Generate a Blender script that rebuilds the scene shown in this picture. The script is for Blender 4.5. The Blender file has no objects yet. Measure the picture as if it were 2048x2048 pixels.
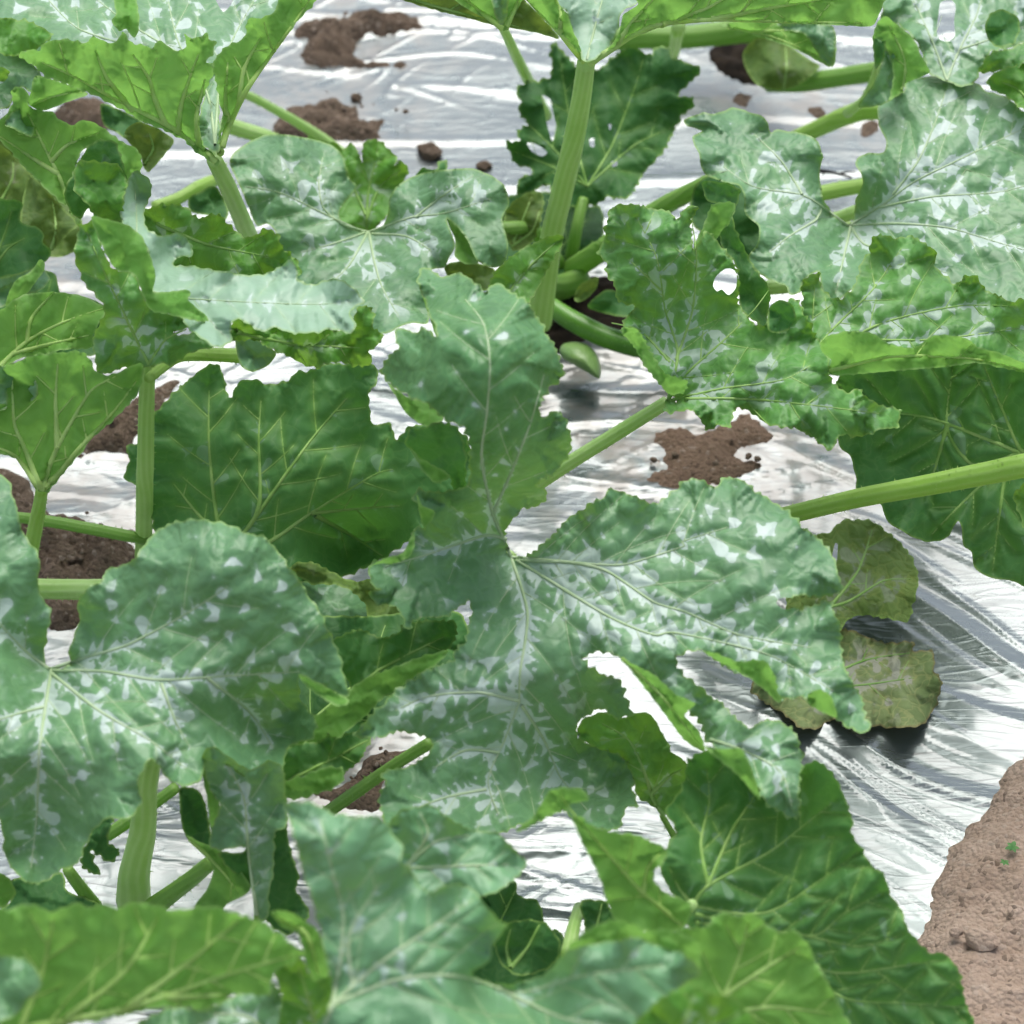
import bpy, math, random
import numpy as np
from mathutils import Vector
from mathutils.geometry import delaunay_2d_cdt
from mathutils.kdtree import KDTree

# ------------------------------------------------------------------ camera, sky, sun, exposure
scene = bpy.context.scene
PITCH = math.radians(42.0)
FOV = math.radians(24.0)
CAM = np.array([0.0, 0.0, 1.45])
cam_data = bpy.data.cameras.new("camera")
cam_data.sensor_fit = 'HORIZONTAL'
cam_data.angle = FOV
cam_data.clip_start = 0.05
cam_data.clip_end = 3000.0
cam_data.dof.use_dof = True
cam_data.dof.focus_distance = 1.85
cam_data.dof.aperture_fstop = 8.0
cam = bpy.data.objects.new("camera", cam_data)
cam.location = CAM
cam.rotation_euler = (math.pi / 2 - PITCH, 0, 0)
scene.collection.objects.link(cam)
scene.camera = cam

SUN_EL, SUN_AZ = math.radians(60.0), math.radians(8.0)   # azimuth from +Y, clockwise
world = bpy.data.worlds.new("World")
scene.world = world
world.use_nodes = True
wn, wl = world.node_tree.nodes, world.node_tree.links
wn.clear()
sky = wn.new("ShaderNodeTexSky")
sky.sky_type = 'NISHITA'
sky.sun_disc = False
sky.sun_elevation = SUN_EL
sky.sun_rotation = SUN_AZ
sky.air_density = 1.0
sky.dust_density = 1.5
hsv = wn.new("ShaderNodeHueSaturation")
hsv.inputs["Saturation"].default_value = 0.5
bg = wn.new("ShaderNodeBackground")
bg.inputs["Strength"].default_value = 0.088
wo = wn.new("ShaderNodeOutputWorld")
wl.new(sky.outputs[0], hsv.inputs["Color"])
wl.new(hsv.outputs[0], bg.inputs["Color"])
wl.new(bg.outputs[0], wo.inputs[0])

sun_data = bpy.data.lights.new("sun", 'SUN')
sun_data.energy = 1.5
sun_data.angle = math.radians(45.0)
sun_data.color = (1.0, 0.96, 0.9)
sun = bpy.data.objects.new("sun", sun_data)
sd = Vector((math.sin(SUN_AZ) * math.cos(SUN_EL), math.cos(SUN_AZ) * math.cos(SUN_EL), math.sin(SUN_EL)))
sun.rotation_euler = sd.to_track_quat('Z', 'Y').to_euler()
sun.location = (0, 0, 5)
scene.collection.objects.link(sun)

scene.view_settings.view_transform = 'Standard'
scene.view_settings.look = 'None'
scene.view_settings.gamma = 1.0
scene.view_settings.exposure = 1.27
scene.cycles.use_denoising = True
scene.cycles.max_bounces = 5
scene.cycles.diffuse_bounces = 2
scene.cycles.glossy_bounces = 3
scene.cycles.transmission_bounces = 3
scene.cycles.adaptive_threshold = 0.035

# ------------------------------------------------------------------ helpers: numbers
F_PX = 1024.0 / math.tan(FOV / 2)
RIGHT = np.array([1.0, 0, 0])
FWD = np.array([0, math.cos(PITCH), -math.sin(PITCH)])
UP = np.array([0, math.sin(PITCH), math.cos(PITCH)])


def world_pt(x, y, z):
    """point at height z seen along the direction (x, y)"""
    x, y, z = (np.asarray(v, float) for v in (x, y, z))
    d = FWD + ((x - 1024) / F_PX)[..., None] * RIGHT - ((y - 1024) / F_PX)[..., None] * UP
    t = (CAM[2] - z) / (-d[..., 2])
    return CAM + d * t[..., None]


ZONES = {0: (0, 0, 1.06), 1: (0, 0, 1 / 2.415), 2: (624, 0, 1 / 2.415), 3: (1248, 0, 1 / 2.415),
         4: (0, 624, 1 / 2.415), 5: (624, 624, 1 / 2.415), 6: (1248, 624, 1 / 2.415),
         7: (0, 1248, 1 / 2.415), 8: (624, 1248, 1 / 2.415), 9: (1248, 1248, 1 / 2.415)}


def P(s):
    """'4: x y x y; 7: x y' -> array of plan coordinates"""
    out = []
    for seg in s.split(';'):
        seg = seg.strip()
        if not seg:
            continue
        k, v = seg.split(':')
        ox, oy, sc = ZONES[int(k)]
        a = np.array([float(q) for q in v.split()]).reshape(-1, 2)
        out.append(a * sc + (ox, oy))
    return np.vstack(out)


def PZ(s):
    """'4: x y z x y z; ...' -> array x, y, height"""
    out = []
    for seg in s.split(';'):
        seg = seg.strip()
        if not seg:
            continue
        k, v = seg.split(':')
        ox, oy, sc = ZONES[int(k)]
        a = np.array([float(q) for q in v.split()]).reshape(-1, 3)
        a[:, :2] = a[:, :2] * sc + (ox, oy)
        out.append(a)
    return np.vstack(out)


def spline(pts, step, closed):
    """Catmull-Rom resampled at about `step`"""
    p = np.asarray(pts, float)
    n = len(p)
    if n < 3 and not closed:
        L = np.linalg.norm(p[1, :2] - p[0, :2])
        t = np.linspace(0, 1, max(2, int(L / step)))[:, None]
        return p[0] * (1 - t) + p[1] * t
    out = []
    m = n if closed else n - 1
    for i in range(m):
        if closed:
            a, b, c, d = p[(i - 1) % n], p[i], p[(i + 1) % n], p[(i + 2) % n]
        else:
            a, b, c, d = p[max(i - 1, 0)], p[i], p[i + 1], p[min(i + 2, n - 1)]
        L = np.linalg.norm(c[:2] - b[:2])
        k = max(1, int(L / step))
        t = (np.arange(k) / k)[:, None]
        m1, m2 = (c - a) * 0.4, (d - b) * 0.4
        out.append((2 * t**3 - 3 * t**2 + 1) * b + (t**3 - 2 * t**2 + t) * m1 + (-2 * t**3 + 3 * t**2) * c + (t**3 - t**2) * m2)
    if not closed:
        out.append(p[-1:])
    return np.vstack(out)


_rs = np.random.RandomState(7)
_perm = _rs.permutation(4096)
_gx = np.cos(_rs.rand(4096) * 6.2832)
_gy = np.sin(np.arccos(np.clip(_gx, -1, 1))) * np.where(_rs.rand(4096) > 0.5, 1, -1)


def noise2(x, y):
    """gradient noise, about -0.7..0.7"""
    xi, yi = np.floor(x).astype(int), np.floor(y).astype(int)
    xf, yf = x - xi, y - yi
    u, v = xf * xf * xf * (xf * (xf * 6 - 15) + 10), yf * yf * yf * (yf * (yf * 6 - 15) + 10)

    def g(a, b, dx, dy):
        h = _perm[(_perm[a & 4095] + b) & 4095]
        return _gx[h] * dx + _gy[h] * dy
    n00, n10 = g(xi, yi, xf, yf), g(xi + 1, yi, xf - 1, yf)
    n01, n11 = g(xi, yi + 1, xf, yf - 1), g(xi + 1, yi + 1, xf - 1, yf - 1)
    return (n00 * (1 - u) + n10 * u) * (1 - v) + (n01 * (1 - u) + n11 * u) * v


def inside(px, py, poly):
    """even-odd test; each edge only meets the points in its own band"""
    x, y = poly[:, 0], poly[:, 1]
    x2, y2 = np.roll(x, -1), np.roll(y, -1)
    if len(px) == 1:
        c = (y > py[0]) != (y2 > py[0])
        xi = (x2[c] - x[c]) * (py[0] - y[c]) / (y2[c] - y[c]) + x[c]
        return np.array([np.count_nonzero(px[0] < xi) % 2 == 1])
    o = np.argsort(py)
    sx, sy = px[o], py[o]
    r = np.zeros(len(px), bool)
    lo = np.searchsorted(sy, np.minimum(y, y2), side='left')
    hi = np.searchsorted(sy, np.maximum(y, y2), side='left')
    for i in np.nonzero(hi > lo)[0]:
        s = slice(lo[i], hi[i])
        r[s] ^= sx[s] < (x2[i] - x[i]) * (sy[s] - y[i]) / (y2[i] - y[i]) + x[i]
    out = np.empty(len(px), bool)
    out[o] = r
    return out


def seg_dist(px, py, segs):
    """distance to a set of segments (x1 y1 x2 y2); also the index of the nearest (tree over midpoints, then exact on neighbours)"""
    segs = np.asarray(segs, float)
    n = len(segs)
    if n <= 40 or len(px) < 8:
        cand = np.tile(np.arange(n), (len(px), 1))
    else:
        kd = KDTree(n)
        mid = (segs[:, :2] + segs[:, 2:]) / 2
        for i in range(n):
            kd.insert((mid[i, 0], mid[i, 1], 0), i)
        kd.balance()
        near = np.fromiter((kd.find((a, b, 0))[1] for a, b in zip(px.tolist(), py.tolist())), int, len(px))
        cand = np.stack([np.clip(near + k, 0, n - 1) for k in (-2, -1, 0, 1, 2)], 1)
    s = segs[cand]
    dx, dy = s[..., 2] - s[..., 0], s[..., 3] - s[..., 1]
    t = np.clip(((px[:, None] - s[..., 0]) * dx + (py[:, None] - s[..., 1]) * dy) / (dx * dx + dy * dy + 1e-9), 0, 1)
    d = (px[:, None] - s[..., 0] - t * dx) ** 2 + (py[:, None] - s[..., 1] - t * dy) ** 2
    k = d.argmin(1)
    r = np.arange(len(px))
    return np.sqrt(d[r, k]), cand[r, k]


def segs_of(pl, closed=False):
    a = pl if not closed else np.vstack([pl, pl[:1]])
    return np.hstack([a[:-1, :2], a[1:, :2]])


# ------------------------------------------------------------------ helpers: objects
def link(name, verts, faces, mat, parent=None, attrs=None, smooth=True, off=(0, 0, 0)):
    me = bpy.data.meshes.new(name)
    v = np.asarray(verts, float) - np.asarray(off)
    me.from_pydata(v.tolist(), [], faces if isinstance(faces, list) else faces.tolist())
    if smooth:
        me.shade_smooth()
    for k, a in (attrs or {}).items():
        at = me.attributes.new(k, 'FLOAT', 'POINT')
        at.data.foreach_set('value', np.asarray(a, np.float32))
    me.materials.append(mat)
    me.update()
    o = bpy.data.objects.new(name, me)
    scene.collection.objects.link(o)
    if parent is not None:
        o.parent = parent
    return o


def tag(o, label=None, cat=None, group=None, kind=None):
    for k, v in (('label', label), ('category', cat), ('group', group), ('kind', kind)):
        if v:
            o[k] = v
    return o


def empty(name, loc):
    o = bpy.data.objects.new(name, None)
    o.empty_display_size = 0.05
    o.location = loc
    scene.collection.objects.link(o)
    return o


def tube_mesh(path, rad, nseg=12, ribs=0, rib_amp=0.0, cap=True, squash=1.0):
    path = np.asarray(path, float)
    rad = np.asarray(rad, float)
    n = len(path)
    T = np.gradient(path, axis=0)
    T /= np.linalg.norm(T, axis=1)[:, None] + 1e-9
    ref = np.array([0.3, -0.5, 0.8])
    A = np.cross(T, ref)
    A /= np.linalg.norm(A, axis=1)[:, None] + 1e-9
    B = np.cross(T, A)
    th = np.arange(nseg) / nseg * 2 * math.pi
    k = 1 + rib_amp * np.cos(th * ribs) if ribs else np.ones(nseg)
    V = (path[:, None, :] + rad[:, None, None] * k[None, :, None] *
         (np.cos(th)[None, :, None] * A[:, None, :] + squash * np.sin(th)[None, :, None] * B[:, None, :])).reshape(-1, 3)
    i = np.arange(n - 1)[:, None] * nseg
    j = np.arange(nseg)[None, :]
    j2 = (j + 1) % nseg
    Fq = np.stack([i + j, i + j2, i + nseg + j2, i + nseg + j], -1).reshape(-1, 4).tolist()
    if cap:
        Fq.append(list(range(nseg))[::-1])
        Fq.append([(n - 1) * nseg + q for q in range(nseg)])
    rib = np.tile((k - 1) / (rib_amp + 1e-9), n)
    along = np.repeat(np.linspace(0, 1, n), nseg)
    return V, Fq, rib, along


# ------------------------------------------------------------------ helpers: materials
class NT:
    def __init__(self, name):
        self.m = bpy.data.materials.new(name)
        self.m.use_nodes = True
        self.t = self.m.node_tree
        self.t.nodes.clear()

    def n(self, typ, props=None, **ins):
        nd = self.t.nodes.new(typ)
        for k, v in (props or {}).items():
            setattr(nd, k, v)
        for k, v in ins.items():
            key = k.replace('_', ' ')
            s = nd.inputs[int(k[1:])] if k[0] == 'i' and k[1:].isdigit() else nd.inputs[key]
            if hasattr(v, 'is_output'):
                self.t.links.new(v, s)
            else:
                s.default_value = v
        return nd

    def math(self, op, a, b=0.0, c=None, clamp=False):
        kw = dict(i0=a, i1=b)
        if c is not None:
            kw['i2'] = c
        return self.n('ShaderNodeMath', dict(operation=op, use_clamp=clamp), **kw).outputs[0]

    def ramp(self, v, a, b, lo=0.0, hi=1.0):
        return self.n('ShaderNodeMapRange', dict(interpolation_type='SMOOTHSTEP', clamp=True), i0=v, i1=a, i2=b, i3=lo, i4=hi).outputs[0]

    def mix(self, f, a, b):
        nd = self.n('ShaderNodeMix', dict(data_type='RGBA'))
        for s, v in ((nd.inputs[0], f), (nd.inputs[6], a), (nd.inputs[7], b)):
            if hasattr(v, 'is_output'):
                self.t.links.new(v, s)
            else:
                s.default_value = v
        return nd.outputs[2]

    def noise(self, vec, scale, detail=3.0, rough=0.55, dist=0.0):
        return self.n('ShaderNodeTexNoise', None, Vector=vec, Scale=scale, Detail=detail, Roughness=rough, Distortion=dist)

    def attr(self, name):
        return self.n('ShaderNodeAttribute', dict(attribute_name=name)).outputs['Fac']

    def out(self, sh):
        o = self.n('ShaderNodeOutputMaterial')
        self.t.links.new(sh, o.inputs[0])
        return self.m


def C(r, g, b):
    return (r, g, b, 1.0)


def leaf_mat(name, dark, light, silver=0.0, silver_col=(0.50, 0.60, 0.56), transl=0.3, tcol=(0.22, 0.42, 0.04),
             rough=0.45, spec=0.5, sheen=0.0, cell=70.0, netw=0.25, edge=(0.27, 0.42, 0.10), veinglow=0.3, bump=0.2, haze=0.0, blot=42.0):
    q = NT(name)
    pos = q.n('ShaderNodeNewGeometry').outputs['Position']
    rnd = q.n('ShaderNodeObjectInfo').outputs['Random']
    shift = q.n('ShaderNodeCombineXYZ', None, X=q.math('MULTIPLY', rnd, 37.0), Y=q.math('MULTIPLY', rnd, 11.0), Z=0.0).outputs[0]
    p = q.n('ShaderNodeVectorMath', dict(operation='ADD'), i0=pos, i1=shift).outputs[0]
    vd, ed = q.attr('vd'), q.attr('ed')
    big = q.noise(p, 9.0, 2.0).outputs[0]
    mid = q.noise(p, 55.0, 2.0).outputs[0]
    fine = q.noise(p, 420.0, 1.0).outputs[0]
    col = q.mix(q.ramp(big, 0.3, 0.7), C(*dark), C(*light))
    col = q.mix(q.ramp(mid, 0.35, 0.75, 0, 0.45), col, C(*[v * 1.35 for v in light]))
    # distorted position for net veins and blotches
    dvec = q.n('ShaderNodeVectorMath', dict(operation='SCALE'), i0=q.noise(p, 60.0, 1.0).outputs[1], Scale=0.018).outputs[0]
    pd = q.n('ShaderNodeVectorMath', dict(operation='ADD'), i0=p, i1=dvec).outputs[0]
    net = q.n('ShaderNodeTexVoronoi', dict(feature='DISTANCE_TO_EDGE'), Vector=pd, Scale=cell).outputs['Distance']
    netl = q.ramp(net, 0.0, 0.07, 1, 0)
    col = q.mix(q.math('MULTIPLY', netl, netw), col, C(light[0] * 2.2 + 0.02, light[1] * 1.7, light[2] * 1.7))
    near = q.math('POWER', 2.718, q.math('MULTIPLY', vd, -1 / 0.005))
    col = q.mix(q.math('MULTIPLY', q.math('POWER', 2.718, q.math('MULTIPLY', vd, -1 / 0.0022)), veinglow), col, C(light[0] * 2.6 + 0.03, light[1] * 2.0, light[2] * 1.6))
    rgh = rough
    if silver > 0:
        rag = q.noise(p, 260.0, 2.0, 0.7).outputs[0]
        e = q.math('ADD', q.attr('sil'), q.math('MULTIPLY', q.math('SUBTRACT', rag, 0.5), 1.0))
        mask = q.ramp(e, 0.0, 0.2)
        halo = q.ramp(e, -2.2, 0.2, 0, 0.18)
        mk = q.math('MULTIPLY', mask, q.ramp(mid, 0.2, 0.7, 0.72, 1.0))
        mk = q.math('MAXIMUM', mk, halo)
        inner = q.ramp(ed, 0.002, 0.016, 0.15, 1.0)
        mk = q.math('MULTIPLY', mk, inner)
        col = q.mix(mk, col, C(*silver_col))
    if haze > 0:
        col = q.mix(q.math('MULTIPLY', q.attr('wax_sheen'), haze), col, C(0.40, 0.54, 0.46))  # pale wax and sky sheen, both mixed into the base colour
    er = q.ramp(ed, 0.0004, 0.0022, 0.6, 0.0)
    col = q.mix(er, col, C(*edge))
    hb = q.math('ADD', q.math('MULTIPLY', q.ramp(net, 0.0, 0.3), 0.8), q.math('MULTIPLY', fine, 0.22))
    bn = q.n('ShaderNodeBump', None, Strength=bump, Distance=0.0035, Height=hb).outputs[0]
    pr = q.n('ShaderNodeBsdfPrincipled', None, Base_Color=col, Roughness=rgh, Specular_IOR_Level=spec, Sheen_Weight=sheen,
             Sheen_Roughness=0.4, Normal=bn)
    tr = q.n('ShaderNodeBsdfTranslucent', None, Color=q.mix(q.math('MULTIPLY', netl, 0.35), C(*tcol), C(tcol[0] * 0.6, tcol[1] * 0.75, tcol[2])), Normal=bn)
    mx = q.n('ShaderNodeMixShader', None, i0=transl, i1=pr.outputs[0], i2=tr.outputs[0])
    return q.out(mx.outputs[0])


def stem_mat(name, base, pale, transl=0.3):
    q = NT(name)
    pos = q.n('ShaderNodeNewGeometry').outputs['Position']
    rib = q.attr('rib')
    n1 = q.noise(pos, 30.0, 4.0).outputs[0]
    n2 = q.noise(pos, 300.0, 3.0).outputs[0]
    f = q.math('ADD', q.math('MULTIPLY', q.ramp(rib, -0.6, 0.9), 0.3), q.math('MULTIPLY', n1, 0.8))
    col = q.mix(q.ramp(f, 0.15, 0.85), C(*base), C(*pale))
    spk = q.ramp(q.noise(pos, 700.0, 1.0).outputs[0], 0.66, 0.74, 0, 0.5)
    col = q.mix(spk, col, C(0.5, 0.6, 0.35))
    bn = q.n('ShaderNodeBump', None, Strength=0.25, Distance=0.001, Height=n2).outputs[0]
    pr = q.n('ShaderNodeBsdfPrincipled', None, Base_Color=col, Roughness=0.45, Specular_IOR_Level=0.4, Normal=bn)
    tr = q.n('ShaderNodeBsdfTranslucent', None, Color=C(*[min(1.0, v * 1.7) for v in pale]), Normal=bn)
    mx = q.n('ShaderNodeMixShader', None, i0=transl, i1=pr.outputs[0], i2=tr.outputs[0])
    return q.out(mx.outputs[0])


def soil_mat(name, a, b, c):
    q = NT(name)
    pos = q.n('ShaderNodeNewGeometry').outputs['Position']
    n1 = q.noise(pos, 14.0, 5.0, 0.65).outputs[0]
    n2 = q.noise(pos, 150.0, 6.0, 0.7).outputs[0]
    n3 = q.n('ShaderNodeTexVoronoi', None, Vector=pos, Scale=260.0)
    col = q.mix(q.ramp(n1, 0.3, 0.7), C(*a), C(*b))
    col = q.mix(q.ramp(n2, 0.5, 0.75, 0, 0.8), col, C(*c))
    spk = q.n('ShaderNodeSeparateColor', None, i0=n3.outputs['Color']).outputs[0]
    col = q.mix(q.ramp(spk, 0.93, 0.97, 0, 0.25), col, C(0.5, 0.43, 0.36))
    col = q.mix(q.ramp(spk, 0.09, 0.04, 0, 0.5), col, C(0.03, 0.02, 0.015))
    h = q.math('ADD', q.math('MULTIPLY', n2, 1.0), q.math('MULTIPLY', n3.outputs['Distance'], -0.5))
    bn = q.n('ShaderNodeBump', None, Strength=0.9, Distance=0.006, Height=h).outputs[0]
    pr = q.n('ShaderNodeBsdfPrincipled', None, Base_Color=col, Roughness=0.95, Specular_IOR_Level=0.15, Normal=bn)
    return q.out(pr.outputs[0])


def plain_mat(name, a, b, scale=60.0, rough=0.6, spec=0.4, metal=0.0, bump=0.2):
    q = NT(name)
    pos = q.n('ShaderNodeNewGeometry').outputs['Position']
    n = q.noise(pos, scale, 4.0).outputs[0]
    col = q.mix(q.ramp(n, 0.3, 0.7), C(*a), C(*b))
    bn = q.n('ShaderNodeBump', None, Strength=bump, Distance=0.002, Height=q.noise(pos, scale * 6, 3.0).outputs[0]).outputs[0]
    pr = q.n('ShaderNodeBsdfPrincipled', None, Base_Color=col, Roughness=rough, Specular_IOR_Level=spec, Metallic=metal, Normal=bn)
    return q.out(pr.outputs[0])


M = {}
M['silver'] = leaf_mat('leaf_upper_silvered', (0.05, 0.18, 0.05), (0.088, 0.25, 0.08), silver=1, haze=0.14, rough=0.42, spec=0.5, transl=0.22, silver_col=(0.56, 0.67, 0.62))
M['mottle'] = leaf_mat('leaf_upper_mottled', (0.05, 0.20, 0.03), (0.10, 0.30, 0.055), silver=1, rough=0.5, transl=0.3, silver_col=(0.44, 0.58, 0.46), haze=0.03)
M['green'] = leaf_mat('leaf_upper_green', (0.055, 0.21, 0.022), (0.11, 0.32, 0.045), silver=1, rough=0.55, transl=0.34, silver_col=(0.4, 0.55, 0.38))
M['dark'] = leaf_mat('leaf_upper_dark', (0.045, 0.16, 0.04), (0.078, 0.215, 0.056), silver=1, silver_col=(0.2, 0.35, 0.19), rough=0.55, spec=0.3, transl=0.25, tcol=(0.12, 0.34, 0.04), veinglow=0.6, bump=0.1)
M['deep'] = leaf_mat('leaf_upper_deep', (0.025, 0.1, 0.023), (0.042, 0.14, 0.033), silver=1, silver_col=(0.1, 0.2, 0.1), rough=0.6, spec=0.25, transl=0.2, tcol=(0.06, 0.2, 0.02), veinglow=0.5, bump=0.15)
M['under'] = leaf_mat('leaf_underside', (0.11, 0.29, 0.045), (0.155, 0.36, 0.07), rough=0.6, spec=0.25, transl=0.46, tcol=(0.26, 0.53, 0.10), cell=55.0, netw=0.2, edge=(0.36, 0.54, 0.2), veinglow=0.35)
M['pale'] = leaf_mat('leaf_upper_waxy', (0.13, 0.29, 0.14), (0.19, 0.37, 0.20), silver=1, haze=0.45, rough=0.42, spec=0.5, transl=0.2, netw=0.05, bump=0.08, silver_col=(0.55, 0.66, 0.61))
M['blue'] = leaf_mat('leaf_upper_bluish', (0.075, 0.24, 0.085), (0.115, 0.31, 0.125), silver=1, haze=0.15, rough=0.42, spec=0.5, transl=0.22, netw=0.05, bump=0.08, silver_col=(0.42, 0.56, 0.48))
M['old'] = leaf_mat('leaf_old', (0.11, 0.19, 0.045), (0.18, 0.27, 0.07), silver=1, silver_col=(0.27, 0.33, 0.2), rough=0.7, spec=0.2, transl=0.3, tcol=(0.2, 0.3, 0.05), bump=0.5)
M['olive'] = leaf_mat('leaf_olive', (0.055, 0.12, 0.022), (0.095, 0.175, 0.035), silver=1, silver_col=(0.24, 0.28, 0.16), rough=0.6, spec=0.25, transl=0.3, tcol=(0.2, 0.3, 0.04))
M['wither'] = leaf_mat('leaf_withered', (0.13, 0.20, 0.07), (0.27, 0.33, 0.14), silver=1, silver_col=(0.42, 0.42, 0.33), rough=0.8, spec=0.15, transl=0.15, tcol=(0.2, 0.2, 0.05), edge=(0.24, 0.16, 0.08), bump=0.35)
M['vein_top'] = plain_mat('vein_pale', (0.21, 0.39, 0.08), (0.31, 0.48, 0.14), 40.0, 0.5, 0.3)
M['vein_grey'] = plain_mat('vein_greyish', (0.32, 0.45, 0.23), (0.42, 0.53, 0.33), 40.0, 0.5, 0.3)
M['vein_under'] = leaf_mat('vein_underside', (0.45, 0.66, 0.18), (0.55, 0.74, 0.28), rough=0.5, spec=0.3, transl=0.45, tcol=(0.7, 0.9, 0.3), netw=0.0, edge=(0.3, 0.5, 0.12), veinglow=0.0, bump=0.0)
M['stem'] = stem_mat('petiole_green', (0.27, 0.48, 0.11), (0.44, 0.62, 0.25))
M['stemy'] = stem_mat('petiole_yellow_green', (0.25, 0.44, 0.06), (0.36, 0.54, 0.14))
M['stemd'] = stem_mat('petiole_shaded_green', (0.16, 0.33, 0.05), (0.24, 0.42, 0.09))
M['crown'] = stem_mat('crown_dark_green', (0.07, 0.16, 0.025), (0.13, 0.24, 0.05), 0.0)
def fruit_mat(name, a, b, fleck):
    q = NT(name)
    pos = q.n('ShaderNodeNewGeometry').outputs['Position']
    col = q.mix(q.ramp(q.noise(pos, 40.0, 3.0).outputs[0], 0.3, 0.7), C(*a), C(*b))
    vo = q.n('ShaderNodeTexVoronoi', None, Vector=pos, Scale=330.0)
    col = q.mix(q.ramp(vo.outputs['Distance'], 0.12, 0.3, 0.7, 0.0), col, C(*fleck))
    pr = q.n('ShaderNodeBsdfPrincipled', None, Base_Color=col, Roughness=0.38, Specular_IOR_Level=0.45)
    return q.out(pr.outputs[0])


M['fruit'] = fruit_mat('zucchini_skin', (0.075, 0.22, 0.02), (0.11, 0.28, 0.03), (0.2, 0.38, 0.09))
M['fruitpale'] = fruit_mat('zucchini_pale_skin', (0.13, 0.26, 0.06), (0.2, 0.33, 0.1), (0.3, 0.44, 0.18))
M['soil'] = soil_mat('soil_dark', (0.115, 0.083, 0.058), (0.165, 0.122, 0.088), (0.22, 0.168, 0.128))
M['soil_mid'] = soil_mat('soil_brown', (0.17, 0.113, 0.078), (0.22, 0.15, 0.105), (0.28, 0.2, 0.145))
M['soil_dry'] = soil_mat('soil_dry', (0.31, 0.225, 0.165), (0.44, 0.335, 0.26), (0.50, 0.40, 0.32))
M['black'] = plain_mat('hole_shade_black', (0.012, 0.01, 0.008), (0.03, 0.022, 0.015), 60.0, 0.95, 0.1)  # near-black tone stands in for the shade in the planting holes
M['twig'] = plain_mat('twig_bark', (0.02, 0.018, 0.02), (0.05, 0.04, 0.035), 60.0, 0.8, 0.2)


# ------------------------------------------------------------------ leaf surfaces
class Surf:
    """height field of one blade: tilted plane, bumps, waves, quilting between the veins, frilled rim"""

    def __init__(self, poly, z0, gx, gy, bumps, veins, seed, wave, quilt, ruf):
        self.poly, self.z0, self.gx, self.gy, self.bumps = poly, z0, gx, gy, bumps
        self.c = (poly.min(0) + poly.max(0)) / 2
        self.vsegs = np.vstack([segs_of(v) for v in veins]) if veins else np.zeros((0, 4))
        self.esegs = segs_of(poly[::2], True)
        self.seed, self.wave, self.quilt, self.ruf = seed, wave, quilt, ruf

    def base(self, x, y):
        z = self.z0 + self.gx * (x - self.c[0]) / 1000 + self.gy * (y - self.c[1]) / 1000
        for bx, by, dz, r in self.bumps:
            z = z + dz * np.exp(-((x - bx) ** 2 + (y - by) ** 2) / (r * r))
        return z

    def z(self, x, y):
        z = self.base(x, y)
        s = self.seed * 17.3
        z = z + self.wave * (0.0085 * noise2(x / 210 + s, y / 170 + s) + 0.0025 * noise2(x / 85 + s, y / 70 - s) + 0.0011 * noise2(x / 34 - s, y / 30 + s))
        vd = np.full(x.shape, 1e3)
        if len(self.vsegs):
            vd, _ = seg_dist(x, y, self.vsegs)
            z = z + self.quilt * (1 - np.exp(-vd / 22.0))
        ed, ei = seg_dist(x, y, self.esegs)
        ph = ei * 0.42 + 2.5 * noise2(ei * 0.07 + s, ei * 0.0 + s)
        z = z + self.ruf * np.exp(-ed / 32.0) * np.sin(ph)
        return z, vd, ed


def toothed(pl, amp, rng, spacing=24.0):
    """smooth closed curve with saw teeth"""
    c = spline(pl, 4.0, True)
    if amp <= 0:
        return c
    area = 0.5 * np.sum(c[:, 0] * np.roll(c[:, 1], -1) - np.roll(c[:, 0], -1) * c[:, 1])
    T = np.roll(c, -1, 0) - np.roll(c, 1, 0)
    T /= np.linalg.norm(T, axis=1)[:, None] + 1e-9
    N = np.stack([T[:, 1], -T[:, 0]], 1) * (1 if area > 0 else -1)
    s = np.concatenate([[0], np.cumsum(np.linalg.norm(np.diff(c, axis=0), axis=1))])
    total = s[-1]
    cuts = [0.0]
    while cuts[-1] < total:
        cuts.append(cuts[-1] + spacing * rng.uniform(0.55, 1.5))
    cuts = np.array(cuts)
    k = np.clip(np.searchsorted(cuts, s, side='right') - 1, 0, len(cuts) - 2)
    fr = (s - cuts[k]) / (cuts[k + 1] - cuts[k])
    am = np.array([rng.uniform(0.3, 1.25) for _ in cuts])[k] * amp
    prof = np.where(fr < 0.62, (fr / 0.62) ** 1.4, (1 - fr) / 0.38) - 0.35
    c = c + N * (prof * am)[:, None]
    if amp > 4:
        ph = rng.uniform(0, 50)
        c = c + N * (amp * 0.9 * noise2(s / 46.0 + ph, s * 0 + ph) + amp * 0.55 * noise2(s / 9.0 + ph, s * 0 + 3.3))[:, None]
    return c


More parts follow.
